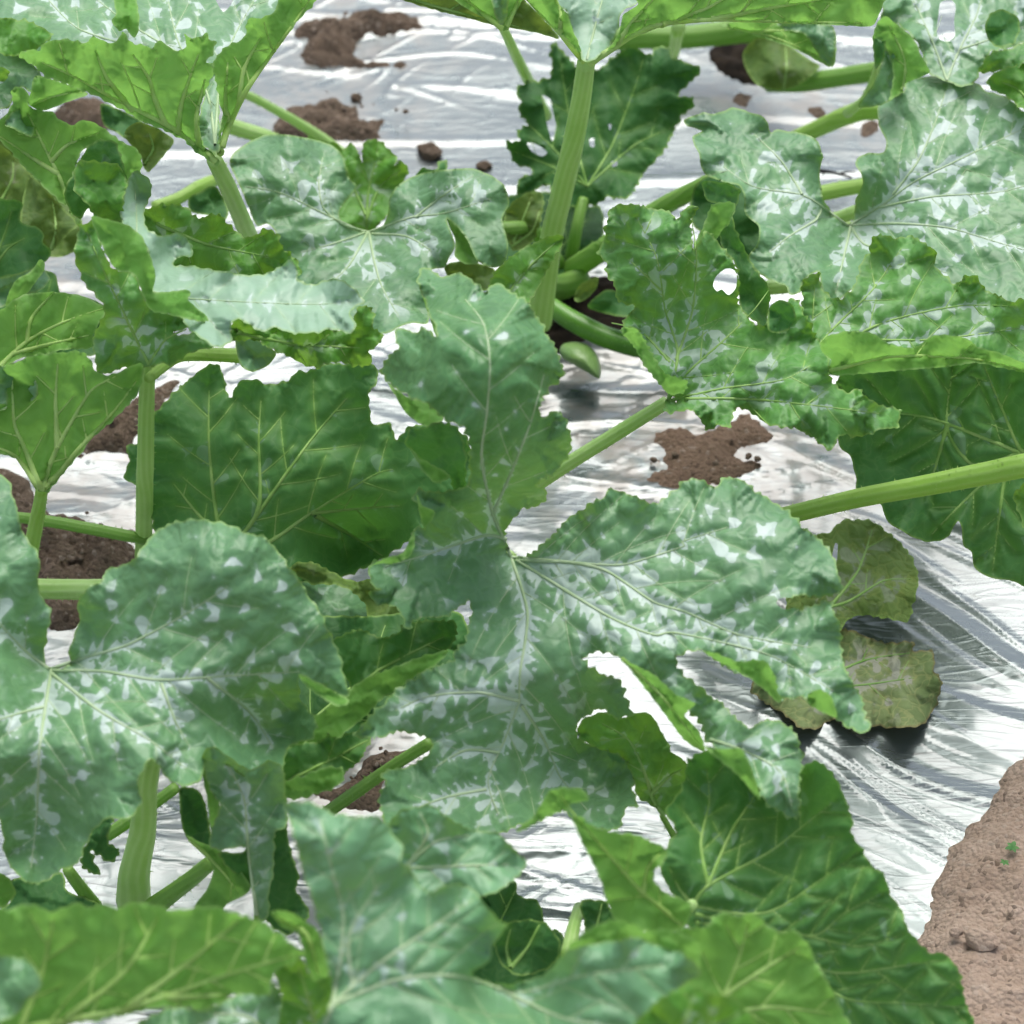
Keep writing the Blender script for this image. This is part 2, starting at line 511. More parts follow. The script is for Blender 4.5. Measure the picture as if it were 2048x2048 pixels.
def side_veins(prim, poly, rng, spacing=62.0, reach=0.42):
    """secondary veins forking from each primary, stopping at the rim or at another vein"""
    allsegs = [segs_of(p) for p in prim]
    out = []
    for i, p in enumerate(prim):
        s = np.concatenate([[0], np.cumsum(np.linalg.norm(np.diff(p, axis=0), axis=1))])
        L = s[-1]
        if L < 90:
            continue
        others = [a for j, a in enumerate(allsegs) if j != i]
        others = np.vstack(others) if others else None
        d = spacing * rng.uniform(0.7, 1.1)
        side = rng.choice((-1, 1))
        while d < L * 0.94:
            k = min(np.searchsorted(s, d), len(p) - 2)
            t = p[min(k + 1, len(p) - 1)] - p[max(k - 1, 0)]
            a = math.atan2(t[1], t[0])
            ang = a + side * math.radians(rng.uniform(44, 58))
            ln = min(260.0, L * reach * (1 - 0.45 * d / L)) * rng.uniform(0.75, 1.15)
            q = [p[k].copy()]
            st = 9.0
            for m in range(int(ln / st)):
                ang -= side * 0.014 * st / 9
                nx = q[-1] + st * np.array([math.cos(ang), math.sin(ang)])
                if not inside(nx[:1], nx[1:2], poly)[0]:
                    break
                if others is not None and m > 3 and seg_dist(nx[:1], nx[1:2], others)[0][0] < 14:
                    break
                q.append(nx)
            if len(q) > 4:
                out.append(np.array(q))
            side = -side
            d += spacing * rng.uniform(0.45, 0.95)
    return out


BLOT = {'silver': 0.85, 'mottle': 0.6, 'green': 0.3, 'dark': 0.13, 'deep': 0.05, 'pale': 0.3, 'olive': 0.3, 'blue': 0.2, 'old': 1.0, 'wither': 1.6}


def blotches(v2, pl, prim, second, dens, bl, rng):
    """field > 0 inside the silver flecks: spikes fanning out from the veins, wedges in their forks, loose specks"""
    f = np.full(len(v2), -4.0)
    if dens <= 0:
        return f
    W = []
    for gi, grp in enumerate((prim, second)):
        for p in grp:
            L = len(p)
            if L < 4:
                continue
            stride = 1 if gi == 0 else 2
            for k in range(1, L - 1, stride):
                fr = k / L
                t = p[min(k + 1, L - 1)] - p[k - 1]
                a = math.atan2(t[1], t[0])
                for sd in (-1, 1):
                    if gi == 0:
                        if rng.random() > 0.85 * dens * (1.1 - 0.6 * fr):
                            continue
                        ln, r0, r1 = rng.uniform(6, 38) * (1.15 - 0.6 * fr), rng.uniform(3.0, 8.5) * (1.15 - 0.5 * fr), 0.0
                    else:
                        if rng.random() > 0.13 * dens:
                            continue
                        ln, r0, r1 = rng.uniform(5, 22), rng.uniform(2.0, 4.5), 0.0
                    b = a + sd * math.radians(rng.uniform(38, 85))
                    W.append((p[k][0], p[k][1], p[k][0] + ln * math.cos(b), p[k][1] + ln * math.sin(b), r0, r1))
            if gi == 1 and rng.random() < 0.75 * dens:
                k = min(L - 1, rng.randint(2, 5))
                b = math.atan2(*(p[k] - p[0])[::-1]) + rng.choice((-1, 1)) * rng.uniform(0.3, 0.7)
                ln = rng.uniform(16, 44)
                W.append((p[0][0], p[0][1], p[0][0] + ln * math.cos(b), p[0][1] + ln * math.sin(b), rng.uniform(1, 3), rng.uniform(6, 15)))
            if gi == 1 and rng.random() < 0.5 * dens:
                k = rng.randint(L // 2, L - 1)
                b = rng.uniform(0, 6.28)
                for _ in range(3):
                    b += rng.uniform(1.3, 2.4)
                    ln = rng.uniform(8, 24)
                    W.append((p[k][0], p[k][1], p[k][0] + ln * math.cos(b), p[k][1] + ln * math.sin(b), rng.uniform(4, 9), 0.0))
    lo, hi = pl.min(0), pl.max(0)
    for _ in range(int((hi[0] - lo[0]) * (hi[1] - lo[1]) / 2600 * dens)):
        x, y = rng.uniform(lo[0], hi[0]), rng.uniform(lo[1], hi[1])
        big = rng.random() < 0.26
        b = rng.uniform(0, 6.28)
        for _k in range(3 if big else 2):
            b += rng.uniform(1.4, 2.6)
            ln = rng.uniform(9, 28) if big else rng.uniform(2, 7)
            W.append((x, y, x + ln * math.cos(b), y + ln * math.sin(b), rng.uniform(5, 11) if big else rng.uniform(1.5, 3.0), 0.0))
    order = np.argsort(v2[:, 0])
    X, Y, Bl = v2[order, 0], v2[order, 1], bl[order]
    g = f[order]
    for x1, y1, x2, y2, r0, r1 in W:
        m = max(r0, r1) + 12
        i, j = np.searchsorted(X, (min(x1, x2) - m, max(x1, x2) + m))
        if j <= i:
            continue
        px, py = X[i:j], Y[i:j]
        dx, dy = x2 - x1, y2 - y1
        t = np.clip(((px - x1) * dx + (py - y1) * dy) / (dx * dx + dy * dy + 1e-9), 0, 1)
        d = np.hypot(px - x1 - t * dx, py - y1 - t * dy)
        g[i:j] = np.maximum(g[i:j], (r0 + (r1 - r0) * t - d + (Bl[i:j] - 1) * 6.0) / 2.6)
    f[order] = g
    return f


PX_M = 0.00040     # metres per plan unit at leaf height
leaf_no = [0]


def blade(plant, name, mat, outline, z0, gx=0.0, gy=-0.15, veins='', teeth=4.5, wave=1.0, quilt=0.004, ruf=0.006,
          bumps=(), wax_sheen=(), holes=(), step=5.5, vmat=None, vr=1.0, parent=None, sec=True, label=None, netlines=True, tooth_gap=24.0):
    leaf_no[0] += 1
    seed = leaf_no[0]
    rng = random.Random(seed)
    pl = toothed(P(outline) if isinstance(outline, str) else outline, teeth, rng, tooth_gap)
    prim = [spline(P(v), 8.0, False) for v in veins.split('|') if v.strip()]
    second = side_veins(prim, pl, rng) if (sec and prim) else []
    B = [(*P(f'{b[0]}: {b[1]} {b[2]}')[0], b[3], b[4]) for b in bumps]
    S = Surf(pl, z0, gx, gy, B, prim + second, seed, wave, quilt, ruf)
    lo, hi = pl.min(0), pl.max(0)
    hx = np.arange(lo[0], hi[0], step)
    hy = np.arange(lo[1], hi[1], step * 0.87)
    X, Y = np.meshgrid(hx, hy)
    X = X + (np.arange(len(hy)) % 2)[:, None] * step / 2
    X, Y = X.ravel(), Y.ravel()
    loops = [pl] + [spline(P(h), 4.0, True) for h in holes]
    ok = inside(X, Y, pl)
    for h in loops[1:]:
        ok &= ~inside(X, Y, h)
    X, Y = X[ok], Y[ok]
    dd, _ = seg_dist(X, Y, np.vstack([segs_of(l, True) for l in loops]))
    X, Y = X[dd > 2.6], Y[dd > 2.6]
    pts, edges = [], []
    for l in loops:
        k = len(pts)
        pts += [Vector((float(a), float(b))) for a, b in l]
        edges += [(k + i, k + (i + 1) % len(l)) for i in range(len(l))]
    pts += [Vector((float(a), float(b))) for a, b in zip(X, Y)]
    v2, _, fc, *_ = delaunay_2d_cdt(pts, edges, [], 0, 1e-4)
    v2 = np.array([(v[0], v[1]) for v in v2])
    fc = np.array([f for f in fc if len(f) == 3])
    cen = v2[fc].mean(1)
    keep = inside(cen[:, 0], cen[:, 1], pl)
    for h in loops[1:]:
        keep &= ~inside(cen[:, 0], cen[:, 1], h)
    fc = fc[keep]
    used = np.unique(fc)
    remap = np.full(len(v2), -1)
    remap[used] = np.arange(len(used))
    v2, fc = v2[used], remap[fc]
    z, vd, ed = S.z(v2[:, 0], v2[:, 1])
    bl = np.ones(len(v2))  # strength of the painted wax and sky sheen; also thins the flecks
    for (k_, bx, by, bv_, br) in wax_sheen:
        c_ = P(f'{k_}: {bx} {by}')[0]
        bl += bv_ * np.exp(-((v2[:, 0] - c_[0]) ** 2 + (v2[:, 1] - c_[1]) ** 2) / br**2)
    bl = np.clip(bl, 0, 2)
    sil = blotches(v2, pl, prim, second, BLOT.get(mat, 0.0), bl, rng)
    W = world_pt(v2[:, 0], v2[:, 1], z)
    off = np.array(plant.location) if plant else np.zeros(3)
    o = link(name, W, fc, M[mat], parent or plant, dict(vd=vd * PX_M, ed=ed * PX_M, sil=sil, wax_sheen=bl), off=off)
    if label:
        o['label'] = label
    if prim and vr > 0:
        V, Fs, n = [], [], 0
        for gi, grp in enumerate((prim, second)):
            for p in grp:
                L = len(p)
                if L < 3:
                    continue
                zz, _, _ = S.z(p[:, 0], p[:, 1])
                w = world_pt(p[:, 0], p[:, 1], zz)
                r0, r1 = (((0.0014, 0.0004) if mat in ('silver', 'pale', 'mottle', 'blue') else (0.0019, 0.0004)) if gi == 0 else (0.0004, 0.00022) if mat in ('silver', 'pale', 'blue') else (0.0006, 0.0003))
                r = np.linspace(r0, r1, L) * vr
                toc = CAM - w
                toc /= np.linalg.norm(toc, axis=1)[:, None]
                w = w + toc * np.maximum(r * 0.1, 0.00035)[:, None]
                a, f, _, _ = tube_mesh(w, r, 6, cap=False)
                V.append(a)
                Fs += [[i + n for i in q] for q in f]
                n += len(a)
        vm = vmat or ('vein_under' if mat == 'under' else 'vein_grey' if mat in ('silver', 'pale', 'blue') else 'vein_top')
        if V:
            one = np.ones(n)
            link('vein_network', np.vstack(V), Fs, M[vm], o, dict(vd=one, ed=one), off=off)
    return o


def petiole(parent, plant, path, w0, w1, mat='stem', name='petiole', ribs=9, amp=0.03):
    """path 'zone: x y height ...', widths in plan units"""
    p = spline(PZ(path), 12.0, False)
    W = world_pt(p[:, 0], p[:, 1], p[:, 2])
    dist = np.linalg.norm(W - CAM, axis=1)
    r = np.linspace(w0, w1, len(p)) / 2 * dist / F_PX
    t = np.linspace(0, 1, len(p))
    r = r * (1 + 0.025 * np.sin(t * 9 + len(p)))
    V, Fq, rib, al = tube_mesh(W, r, 36, ribs, amp)
    if mat.startswith('stem'):
        rg = random.Random(len(p) * 7 + int(w0))
        base_n = len(V)
        nb = min(260, int(len(p) * 5))
        bv, bf = [], []
        for _ in range(nb):
            k = rg.randint(1, len(p) - 2)
            a = rg.randint(0, 35)
            c0 = V[k * 36 + a]
            nrm = (c0 - W[k]) / (np.linalg.norm(c0 - W[k]) + 1e-9)
            tg = (W[k + 1] - W[k - 1]) / (np.linalg.norm(W[k + 1] - W[k - 1]) + 1e-9)
            sd = np.cross(nrm, tg)
            h, q_ = rg.uniform(0.0012, 0.0028), 0.00045
            i0 = base_n + len(bv)
            bv += [c0 - nrm * 0.0004 + sd * q_, c0 - nrm * 0.0004 - sd * q_ * 0.5 + tg * q_, c0 - nrm * 0.0004 - sd * q_ * 0.5 - tg * q_, c0 + nrm * h + tg * rg.uniform(-0.001, 0.001)]
            bf += [[i0, i0 + 1, i0 + 3], [i0 + 1, i0 + 2, i0 + 3], [i0 + 2, i0, i0 + 3]]
        V = np.vstack([V, np.array(bv)])
        Fq = Fq + bf
        rib = np.concatenate([rib, np.full(len(bv), 1.0)])
    off = np.array(plant.location) if plant else np.zeros(3)
    return link(name, V, Fq, M[mat], parent, dict(rib=rib), off=off)

# ------------------------------------------------------------------ ground, plastic mulch, soil
def smooth01(v, a, b):
    t = np.clip((v - a) / (b - a), 0, 1)
    return t * t * (3 - 2 * t)


def ridged(x, y):
    return 1 - np.sqrt(noise2(x, y) ** 2 + 0.0006) * 2.0


def mulch_h(x, y):
    """height of the crumpled plastic sheet"""
    z = 0.012 * noise2(x * 2.1 + 3, y * 2.6 + 9) + 0.0025 * noise2(x * 6 + 1, y * 9 + 4)
    right = smooth01(x + (1.62 - y) * 0.35, 0.16, 0.34) * smooth01(y, 2.25, 1.9)
    wx = x + 0.05 * noise2(x * 5, y * 5 + 30)
    wy = y + 0.035 * noise2(x * 4 + 20, y * 6)
    # long folds across the bed
    r1 = np.maximum(ridged(wx * 1.7 + 5, wy * 9 + 2) - 0.74, 0)
    r2 = np.maximum(ridged(wx * 2.6 - 8, wy * 19 + 7 + wx * 5) - 0.86, 0)
    r3 = np.maximum(ridged(wx * 7 + 3, wy * 24 - wx * 16) - 0.90, 0)
    amp = 0.12 + 0.88 * smooth01(noise2(x * 2.4 + 40, y * 3 + 2), -0.1, 0.3)
    a = 0.016 * r1 * (0.4 + 0.6 * amp) + (0.026 * r2 + 0.026 * r3) * amp + 0.0016 * noise2(wx * 5.5 + 50, wy * 13 + 3)
    # slanting folds pulled towards the buried edge
    c, s = math.cos(math.radians(-38)), math.sin(math.radians(-38))
    u, v = wx * c + wy * s, -wx * s + wy * c
    d1 = np.maximum(ridged(u * 1.9 + 11, v * 13 + 3) - 0.68, 0)
    d2 = np.maximum(ridged(u * 3.0 + 2, v * 31 + 13) - 0.8, 0)
    b = 0.011 * d1 + 0.007 * d2
    return z + a * (1 - right) + b * right


M_SHEET = NT('silver_plastic_film')
q = M_SHEET
_pos = q.n('ShaderNodeNewGeometry').outputs['Position']
_dirt = q.attr('dirt')
_n1 = q.noise(_pos, 26.0, 5.0, 0.7).outputs[0]
_n2 = q.noise(_pos, 160.0, 4.0, 0.7).outputs[0]
def _crease(scale, rot, width, dist):
    mp = q.n('ShaderNodeMapping', None, Vector=_pos, Rotation=(0, 0, rot), Scale=scale).outputs[0]
    n = q.noise(mp, 1.0, 1.0, 0.5, dist).outputs[0]
    return q.ramp(q.math('ABSOLUTE', q.math('SUBTRACT', n, 0.5)), 0.0, width, 1.0, 0.0)


_h = q.math('ADD', q.math('MULTIPLY', _crease((5.0, 24.0, 5.0), 0.05, 0.05, 1.2), 0.5), q.math('MULTIPLY', _crease((9.0, 40.0, 5.0), -0.35, 0.05, 0.8), 0.35))
_h = q.math('ADD', _h, q.math('MULTIPLY', _crease((14.0, 60.0, 5.0), 0.5, 0.07, 0.8), 0.2))
_h = q.math('ADD', _h, q.math('MULTIPLY', q.noise(_pos, 25.0, 1.0).outputs[0], 0.3))
_bn = q.n('ShaderNodeBump', None, Strength=0.12, Distance=0.006, Height=_h).outputs[0]
_df = q.math('MULTIPLY', q.math('MULTIPLY', _dirt, 0.85), q.ramp(_n1, 0.35, 0.68))
_df = q.math('ADD', _df, q.ramp(_n2, 0.72, 0.8, 0, 0.25), clamp=True)
_col = q.mix(_df, C(0.122, 0.148, 0.148), C(0.24, 0.2, 0.165))
_met = q.math('SUBTRACT', 0.55, q.math('MULTIPLY', _df, 0.45))
_rg = q.math('ADD', 0.27, q.math('MULTIPLY', _df, 0.5))
_pr = q.n('ShaderNodeBsdfPrincipled', None, Base_Color=_col, Metallic=_met, Roughness=_rg, Coat_Weight=0.7, Coat_Roughness=0.09, Coat_IOR=1.6, Normal=_bn)
M['film'] = q.out(_pr.outputs[0])

# wide field ground
g = 1200.0
link('ground', [(-g, -g, -0.06), (g, -g, -0.06), (g, g, -0.06), (-g, g, -0.06)], [[0, 1, 2, 3]], M['soil_dry'], smooth=False)['kind'] = 'structure'

xs = np.unique(np.round(np.concatenate([np.arange(-2.2, -0.8, 0.05), np.arange(-0.8, 0.8, 0.0034), np.arange(0.8, 1.3, 0.05)]), 5))
ys = np.unique(np.round(np.concatenate([np.arange(0.3, 0.95, 0.05), np.arange(0.95, 2.7, 0.0034), np.arange(2.7, 6.0, 0.05)]), 5))
GX, GY = np.meshgrid(xs, ys)
gx_, gy_ = GX.ravel(), GY.ravel()
GZ = mulch_h(gx_, gy_)
dirt = np.zeros(len(gx_))
for (k, x, y, r, a) in [(6, 380, 660, 0.17, 0.9), (5, 1750, 700, 0.12, 0.7), (5, 1300, 380, 0.06, 0.8), (3, 600, 480, 0.09, 0.5), (3, 920, 530, 0.06, 0.7), (3, 1190, 600, 0.06, 0.7),
                        (2, 150, 150, 0.16, 0.55), (2, 100, 560, 0.14, 0.5), (4, 400, 950, 0.16, 0.6), (4, 500, 600, 0.16, 0.6), (8, 150, 750, 0.12, 0.7), (1, 330, 1290, 0.09, 0.7), (5, 1650, 250, 0.08, 0.6)]:
    c = P(f'{k}: {x} {y}')[0]
    w = world_pt(c[0], c[1], 0.0)
    dirt = np.maximum(dirt, a * np.exp(-((gx_ - w[0]) ** 2 + (gy_ - w[1]) ** 2) / (r * r)))
nx_, ny_ = len(xs), len(ys)
i = np.arange(ny_ - 1)[:, None] * nx_
j = np.arange(nx_ - 1)[None, :]
quads = np.stack([i + j, i + j + 1, i + nx_ + j + 1, i + nx_ + j], -1).reshape(-1, 4)
tag(link('plastic_mulch', np.stack([gx_, gy_, GZ], 1), quads, M['film'], attrs=dict(dirt=dirt)), 'crumpled silver plastic mulch film covering the bed', kind='structure')


def soil(name, outline, H, mat, step=0.005, rough=1.0, seed=1, ramp_w=0.018, world_pts=None, jag=5.0):
    """heap of loose soil whose ragged rim thins out on the film"""
    rng = random.Random(seed)
    if world_pts is None:
        c = toothed(P(outline), jag, rng, 22.0)
        w = world_pt(c[:, 0], c[:, 1], 0.008)[:, :2]
    else:
        w = world_pts
    lo, hi = w.min(0), w.max(0)
    X, Y = np.meshgrid(np.arange(lo[0], hi[0], step), np.arange(lo[1], hi[1], step))
    X, Y = X.ravel(), Y.ravel()
    X, Y = X + step * 0.3 * np.sin(Y * 9000), Y + step * 0.3 * np.sin(X * 7000)
    ok = inside(X, Y, w)
    X, Y = X[ok], Y[ok]
    d, _ = seg_dist(X, Y, segs_of(w, True))
    X, Y = X[d > step * 0.4], Y[d > step * 0.4]
    pts = [Vector((float(a), float(b))) for a, b in w] + [Vector((float(a), float(b))) for a, b in zip(X, Y)]
    n = len(w)
    v2, _, fc, *_ = delaunay_2d_cdt(pts, [(i, (i + 1) % n) for i in range(n)], [], 0, 1e-6)
    v2 = np.array([(v[0], v[1]) for v in v2])
    fc = np.array(fc)
    cen = v2[fc].mean(1)
    fc = fc[inside(cen[:, 0], cen[:, 1], w)]
    ed, _ = seg_dist(v2[:, 0], v2[:, 1], segs_of(w, True))
    x, y = v2[:, 0], v2[:, 1]
    k = 1 - np.exp(-ed / ramp_w)
    cl = np.maximum(noise2(x * 38 + seed, y * 38), -0.2) * 0.024 + np.minimum(np.abs(noise2(x * 60, y * 60 + seed)), 0.18) * 0.06 + noise2(x * 190, y * 190) * 0.003
    z = mulch_h(x, y) * np.exp(-ed / 0.05) + (H * k + rough * cl * k) - 0.0015 * np.exp(-ed / 0.002) + 0.001
    return link(name, np.stack([x, y, z], 1), fc, M[mat])


tag(soil('soil_heap', '1: 1410 120 1500 60 1690 55; 2: 60 65 180 40 330 40 440 40 530 80 520 110 400 120 330 140 260 130 210 180 200 230 260 260 440 265 430 285 200 285 0 270 -60 220 -20 150', 0.008, 'soil', seed=3),
    'dark soil spilled on the film near the top edge, ragged and largest up there', 'soil', 'soil spilled on the film', 'stuff')
tag(soil('soil_heap', '1: 1310 600 1380 490 1500 470 1720 480 1740 560 1850 540 1830 600 1820 650 1540 640 1400 640', 0.010, 'soil', seed=5),
    'small dark crumbly soil heap on the film behind the rounded grey leaf', 'soil', 'soil spilled on the film', 'stuff')
tag(soil('soil_heap', '6: 140 540 290 515 360 540 520 490 590 440 700 530 730 570 560 630 570 680 710 690 560 760 390 810 240 820 110 770 210 700 130 680 200 640', 0.005, 'soil_mid', seed=8, rough=0.2, jag=7),
    'star-shaped brown soil patch on the film right of the centre', 'soil', 'soil spilled on the film', 'stuff')
tag(soil('soil_heap', '4: 870 290 740 480 640 600 660 660 430 660 330 760 440 560 560 450 650 400 760 330', 0.012, 'soil', seed=9),
    'strip of dark soil behind the upright petiole at the left', 'soil', 'soil spilled on the film', 'stuff')
tag(soil('soil_heap', '4: -100 770 110 770 170 880 260 960 400 970 420 1010 640 1090 640 1180 560 1260 420 1310 380 1480 230 1500 100 1330 -100 1200', 0.014, 'soil', seed=10),
    'dark soil patch between the two level petioles at the left edge', 'soil', 'soil spilled on the film', 'stuff')
tag(soil('soil_heap', '1: 240 540 330 490 440 460 520 490 520 600 400 610 300 600', 0.014, 'soil', seed=11),
    'bit of dark soil under the yellow-green leaf at the top left', 'soil', 'soil spilled on the film', 'stuff')
tag(soil('soil_heap', '8: -20 790 120 780 220 700 260 630 400 600 540 590 420 700 340 760 330 880 200 880 60 840', 0.010, 'soil', seed=12),
    'dark soil seen through the gap left of the big star-shaped leaf', 'soil', 'soil spilled on the film', 'stuff')
for k_, s_ in enumerate(('3: 520 470 560 440 620 455 600 500 560 510', '3: 880 510 930 495 980 520 960 560 910 545', '3: 1150 570 1230 560 1230 610 1150 640')):
    tag(soil('soil_smear', s_, 0.002, 'soil', seed=20 + k_, rough=0.25, jag=4),
        ('reddish soil smear on the film below the planting hole', 'middle soil smear on the film above the yellow-green petiole', 'soil smear on the film against the big silvery leaf')[k_], 'soil', 'soil smears', 'stuff')

edge = spline(P('9: 1932 640 1860 680 1800 790 1730 900 1600 1040 1560 1090 1530 1170 1500 1290 1460 1330 1490 1380 1410 1500'), 5.0, False)
rr = random.Random(4)
ke = np.arange(len(edge)) * 1.0
edge = edge + np.stack([16 * noise2(ke / 9.0, ke * 0 + 2.2) + 9 * noise2(ke / 2.7, ke * 0 + 7.7), 10 * noise2(ke / 5.0, ke * 0 + 5.1)], 1)
ew = world_pt(edge[:, 0], edge[:, 1], 0.008)[:, :2]
d0 = (ew[0] - ew[-1]) / np.linalg.norm(ew[0] - ew[-1])
up = [ew[0] + d0 * s for s in (0.5, 0.3, 0.15, 0.06)]
dn = [ew[-1] - d0 * s for s in (0.06, 0.15, 0.3, 0.42)]
bank = np.vstack([up, ew, dn, [[1.05, dn[-1][1]]], [[1.05, up[0][1]]]])
tag(soil('bare_soil', None, 0.028, 'soil_dry', step=0.0055, rough=0.5, seed=31, ramp_w=0.03, world_pts=bank), 'dry pale brown soil burying the edge of the film', kind='structure')


def clod_mesh(r, seed):
    rng = random.Random(seed)
    import bmesh
    bm = bmesh.new()
    bmesh.ops.create_icosphere(bm, subdivisions=2, radius=r)
    for v in bm.verts:
        v.co *= 1 + rng.uniform(-0.16, 0.16)
        v.co.z *= 0.7
        v.co.x *= 1.25
    me = bpy.data.meshes.new('clod')
    bm.to_mesh(me)
    bm.free()
    return me


def clod(x, y, r, mat, label, group, seed, lift=0.0):
    w = world_pt(np.array(x), np.array(y), 0.01)
    me = clod_mesh(r, seed)
    me.materials.append(M[mat])
    o = bpy.data.objects.new('clod', me)
    o.location = (w[0], w[1], float(mulch_h(np.array([w[0]]), np.array([w[1]]))[0]) + r * 0.4 + lift)
    o.rotation_euler = (0, 0, seed)
    scene.collection.objects.link(o)
    return tag(o, label, 'clod', group)


for k_, (s_, r_, lb) in enumerate([('2: 565 710', 0.012, 'larger dark clod on the film above the rounded grey leaf'),
                                   ('2: 830 783', 0.007, 'small dark clod on the film near the jagged dark leaf'),
                                   ('2: 210 430', 0.006, 'tiny dark crumb on the shiny film above the crumbly soil heap')]):
    c_ = P(s_)[0]
    clod(c_[0], c_[1], r_, 'soil', lb, 'clods on the film', 40 + k_)
for k_, (s_, r_, lb) in enumerate([('9: 1710 1610', 0.010, 'brown clod on the bare soil beside the dark leaf tip'),
                                   ('9: 1590 1560', 0.005, 'small pebble-like clod on the bare soil at the film edge'),
                                   ('9: 1870 1480', 0.006, 'small pale clod at the right edge of the bare soil')]):
    c_ = P(s_)[0]
    clod(c_[0], c_[1], r_, 'soil_dry', lb, 'clods on the bare soil', 50 + k_, 0.03)
# loose crumbs scattered over the spilled heaps and the bank
V_, F_, n_ = [], [], 0
rr = random.Random(77)
base = clod_mesh(1.0, 99)
bv = np.array([v.co[:] for v in base.vertices])
bf = [list(p.vertices) for p in base.polygons]
for (s_, cnt, spread, zz) in (('1: 1640 560', 16, 0.05, 0.014), ('2: 90 140', 16, 0.05, 0.012), ('6: 380 660', 8, 0.05, 0.006), ('4: 400 1150', 20, 0.06, 0.016), ('4: 560 540', 16, 0.05, 0.014), ('8: 280 690', 12, 0.03, 0.012)):
    c_ = P(s_)[0]
    w = world_pt(c_[0], c_[1], 0.01)
    for _ in range(cnt):
        r_ = rr.choice((0.0012, 0.0016, 0.002, 0.003))
        x_, y_ = w[0] + rr.gauss(0, spread * 0.5), w[1] + rr.gauss(0, spread * 0.4)
        a_ = rr.uniform(0, 6.28)
        R_ = np.array([[math.cos(a_), -math.sin(a_), 0], [math.sin(a_), math.cos(a_), 0], [0, 0, 1]])
        V_.append((bv * r_) @ R_.T + (x_, y_, float(mulch_h(np.array([x_]), np.array([y_]))[0]) + zz))
        F_ += [[q_ + n_ for q_ in f] for f in bf]
        n_ += len(bv)
tag(link('soil_crumbs', np.vstack(V_), F_, M['soil']), 'loose soil crumbs scattered over the spilled heaps', 'crumbs', kind='stuff')
bpy.data.meshes.remove(base)

tw = empty('twig', tuple(world_pt(1690, 345, 0.02)))
tag(tw, 'thin black forked twig lying on the film in the sinus of the silvery leaf', 'twig')
for pth, w_ in (('3: 940 825 0.02 1000 832 0.026 1060 845 0.024 1100 860 0.02', 8), ('3: 1040 838 0.026 1080 830 0.03 1120 832 0.03', 4), ('3: 975 828 0.024 960 845 0.012', 4)):
    petiole(tw, tw, pth, w_, w_ * 0.5, 'twig', 'twig_branch', 5, 0.1)
# ------------------------------------------------------------------ plants
def plant(loc, label):
    o = empty('zucchini_plant', loc)
    return tag(o, label, 'plant', 'zucchini plants on the mulched bed')


def at(s, z=0.0):
    c = P(s)[0]
    return tuple(world_pt(c[0], c[1], z))


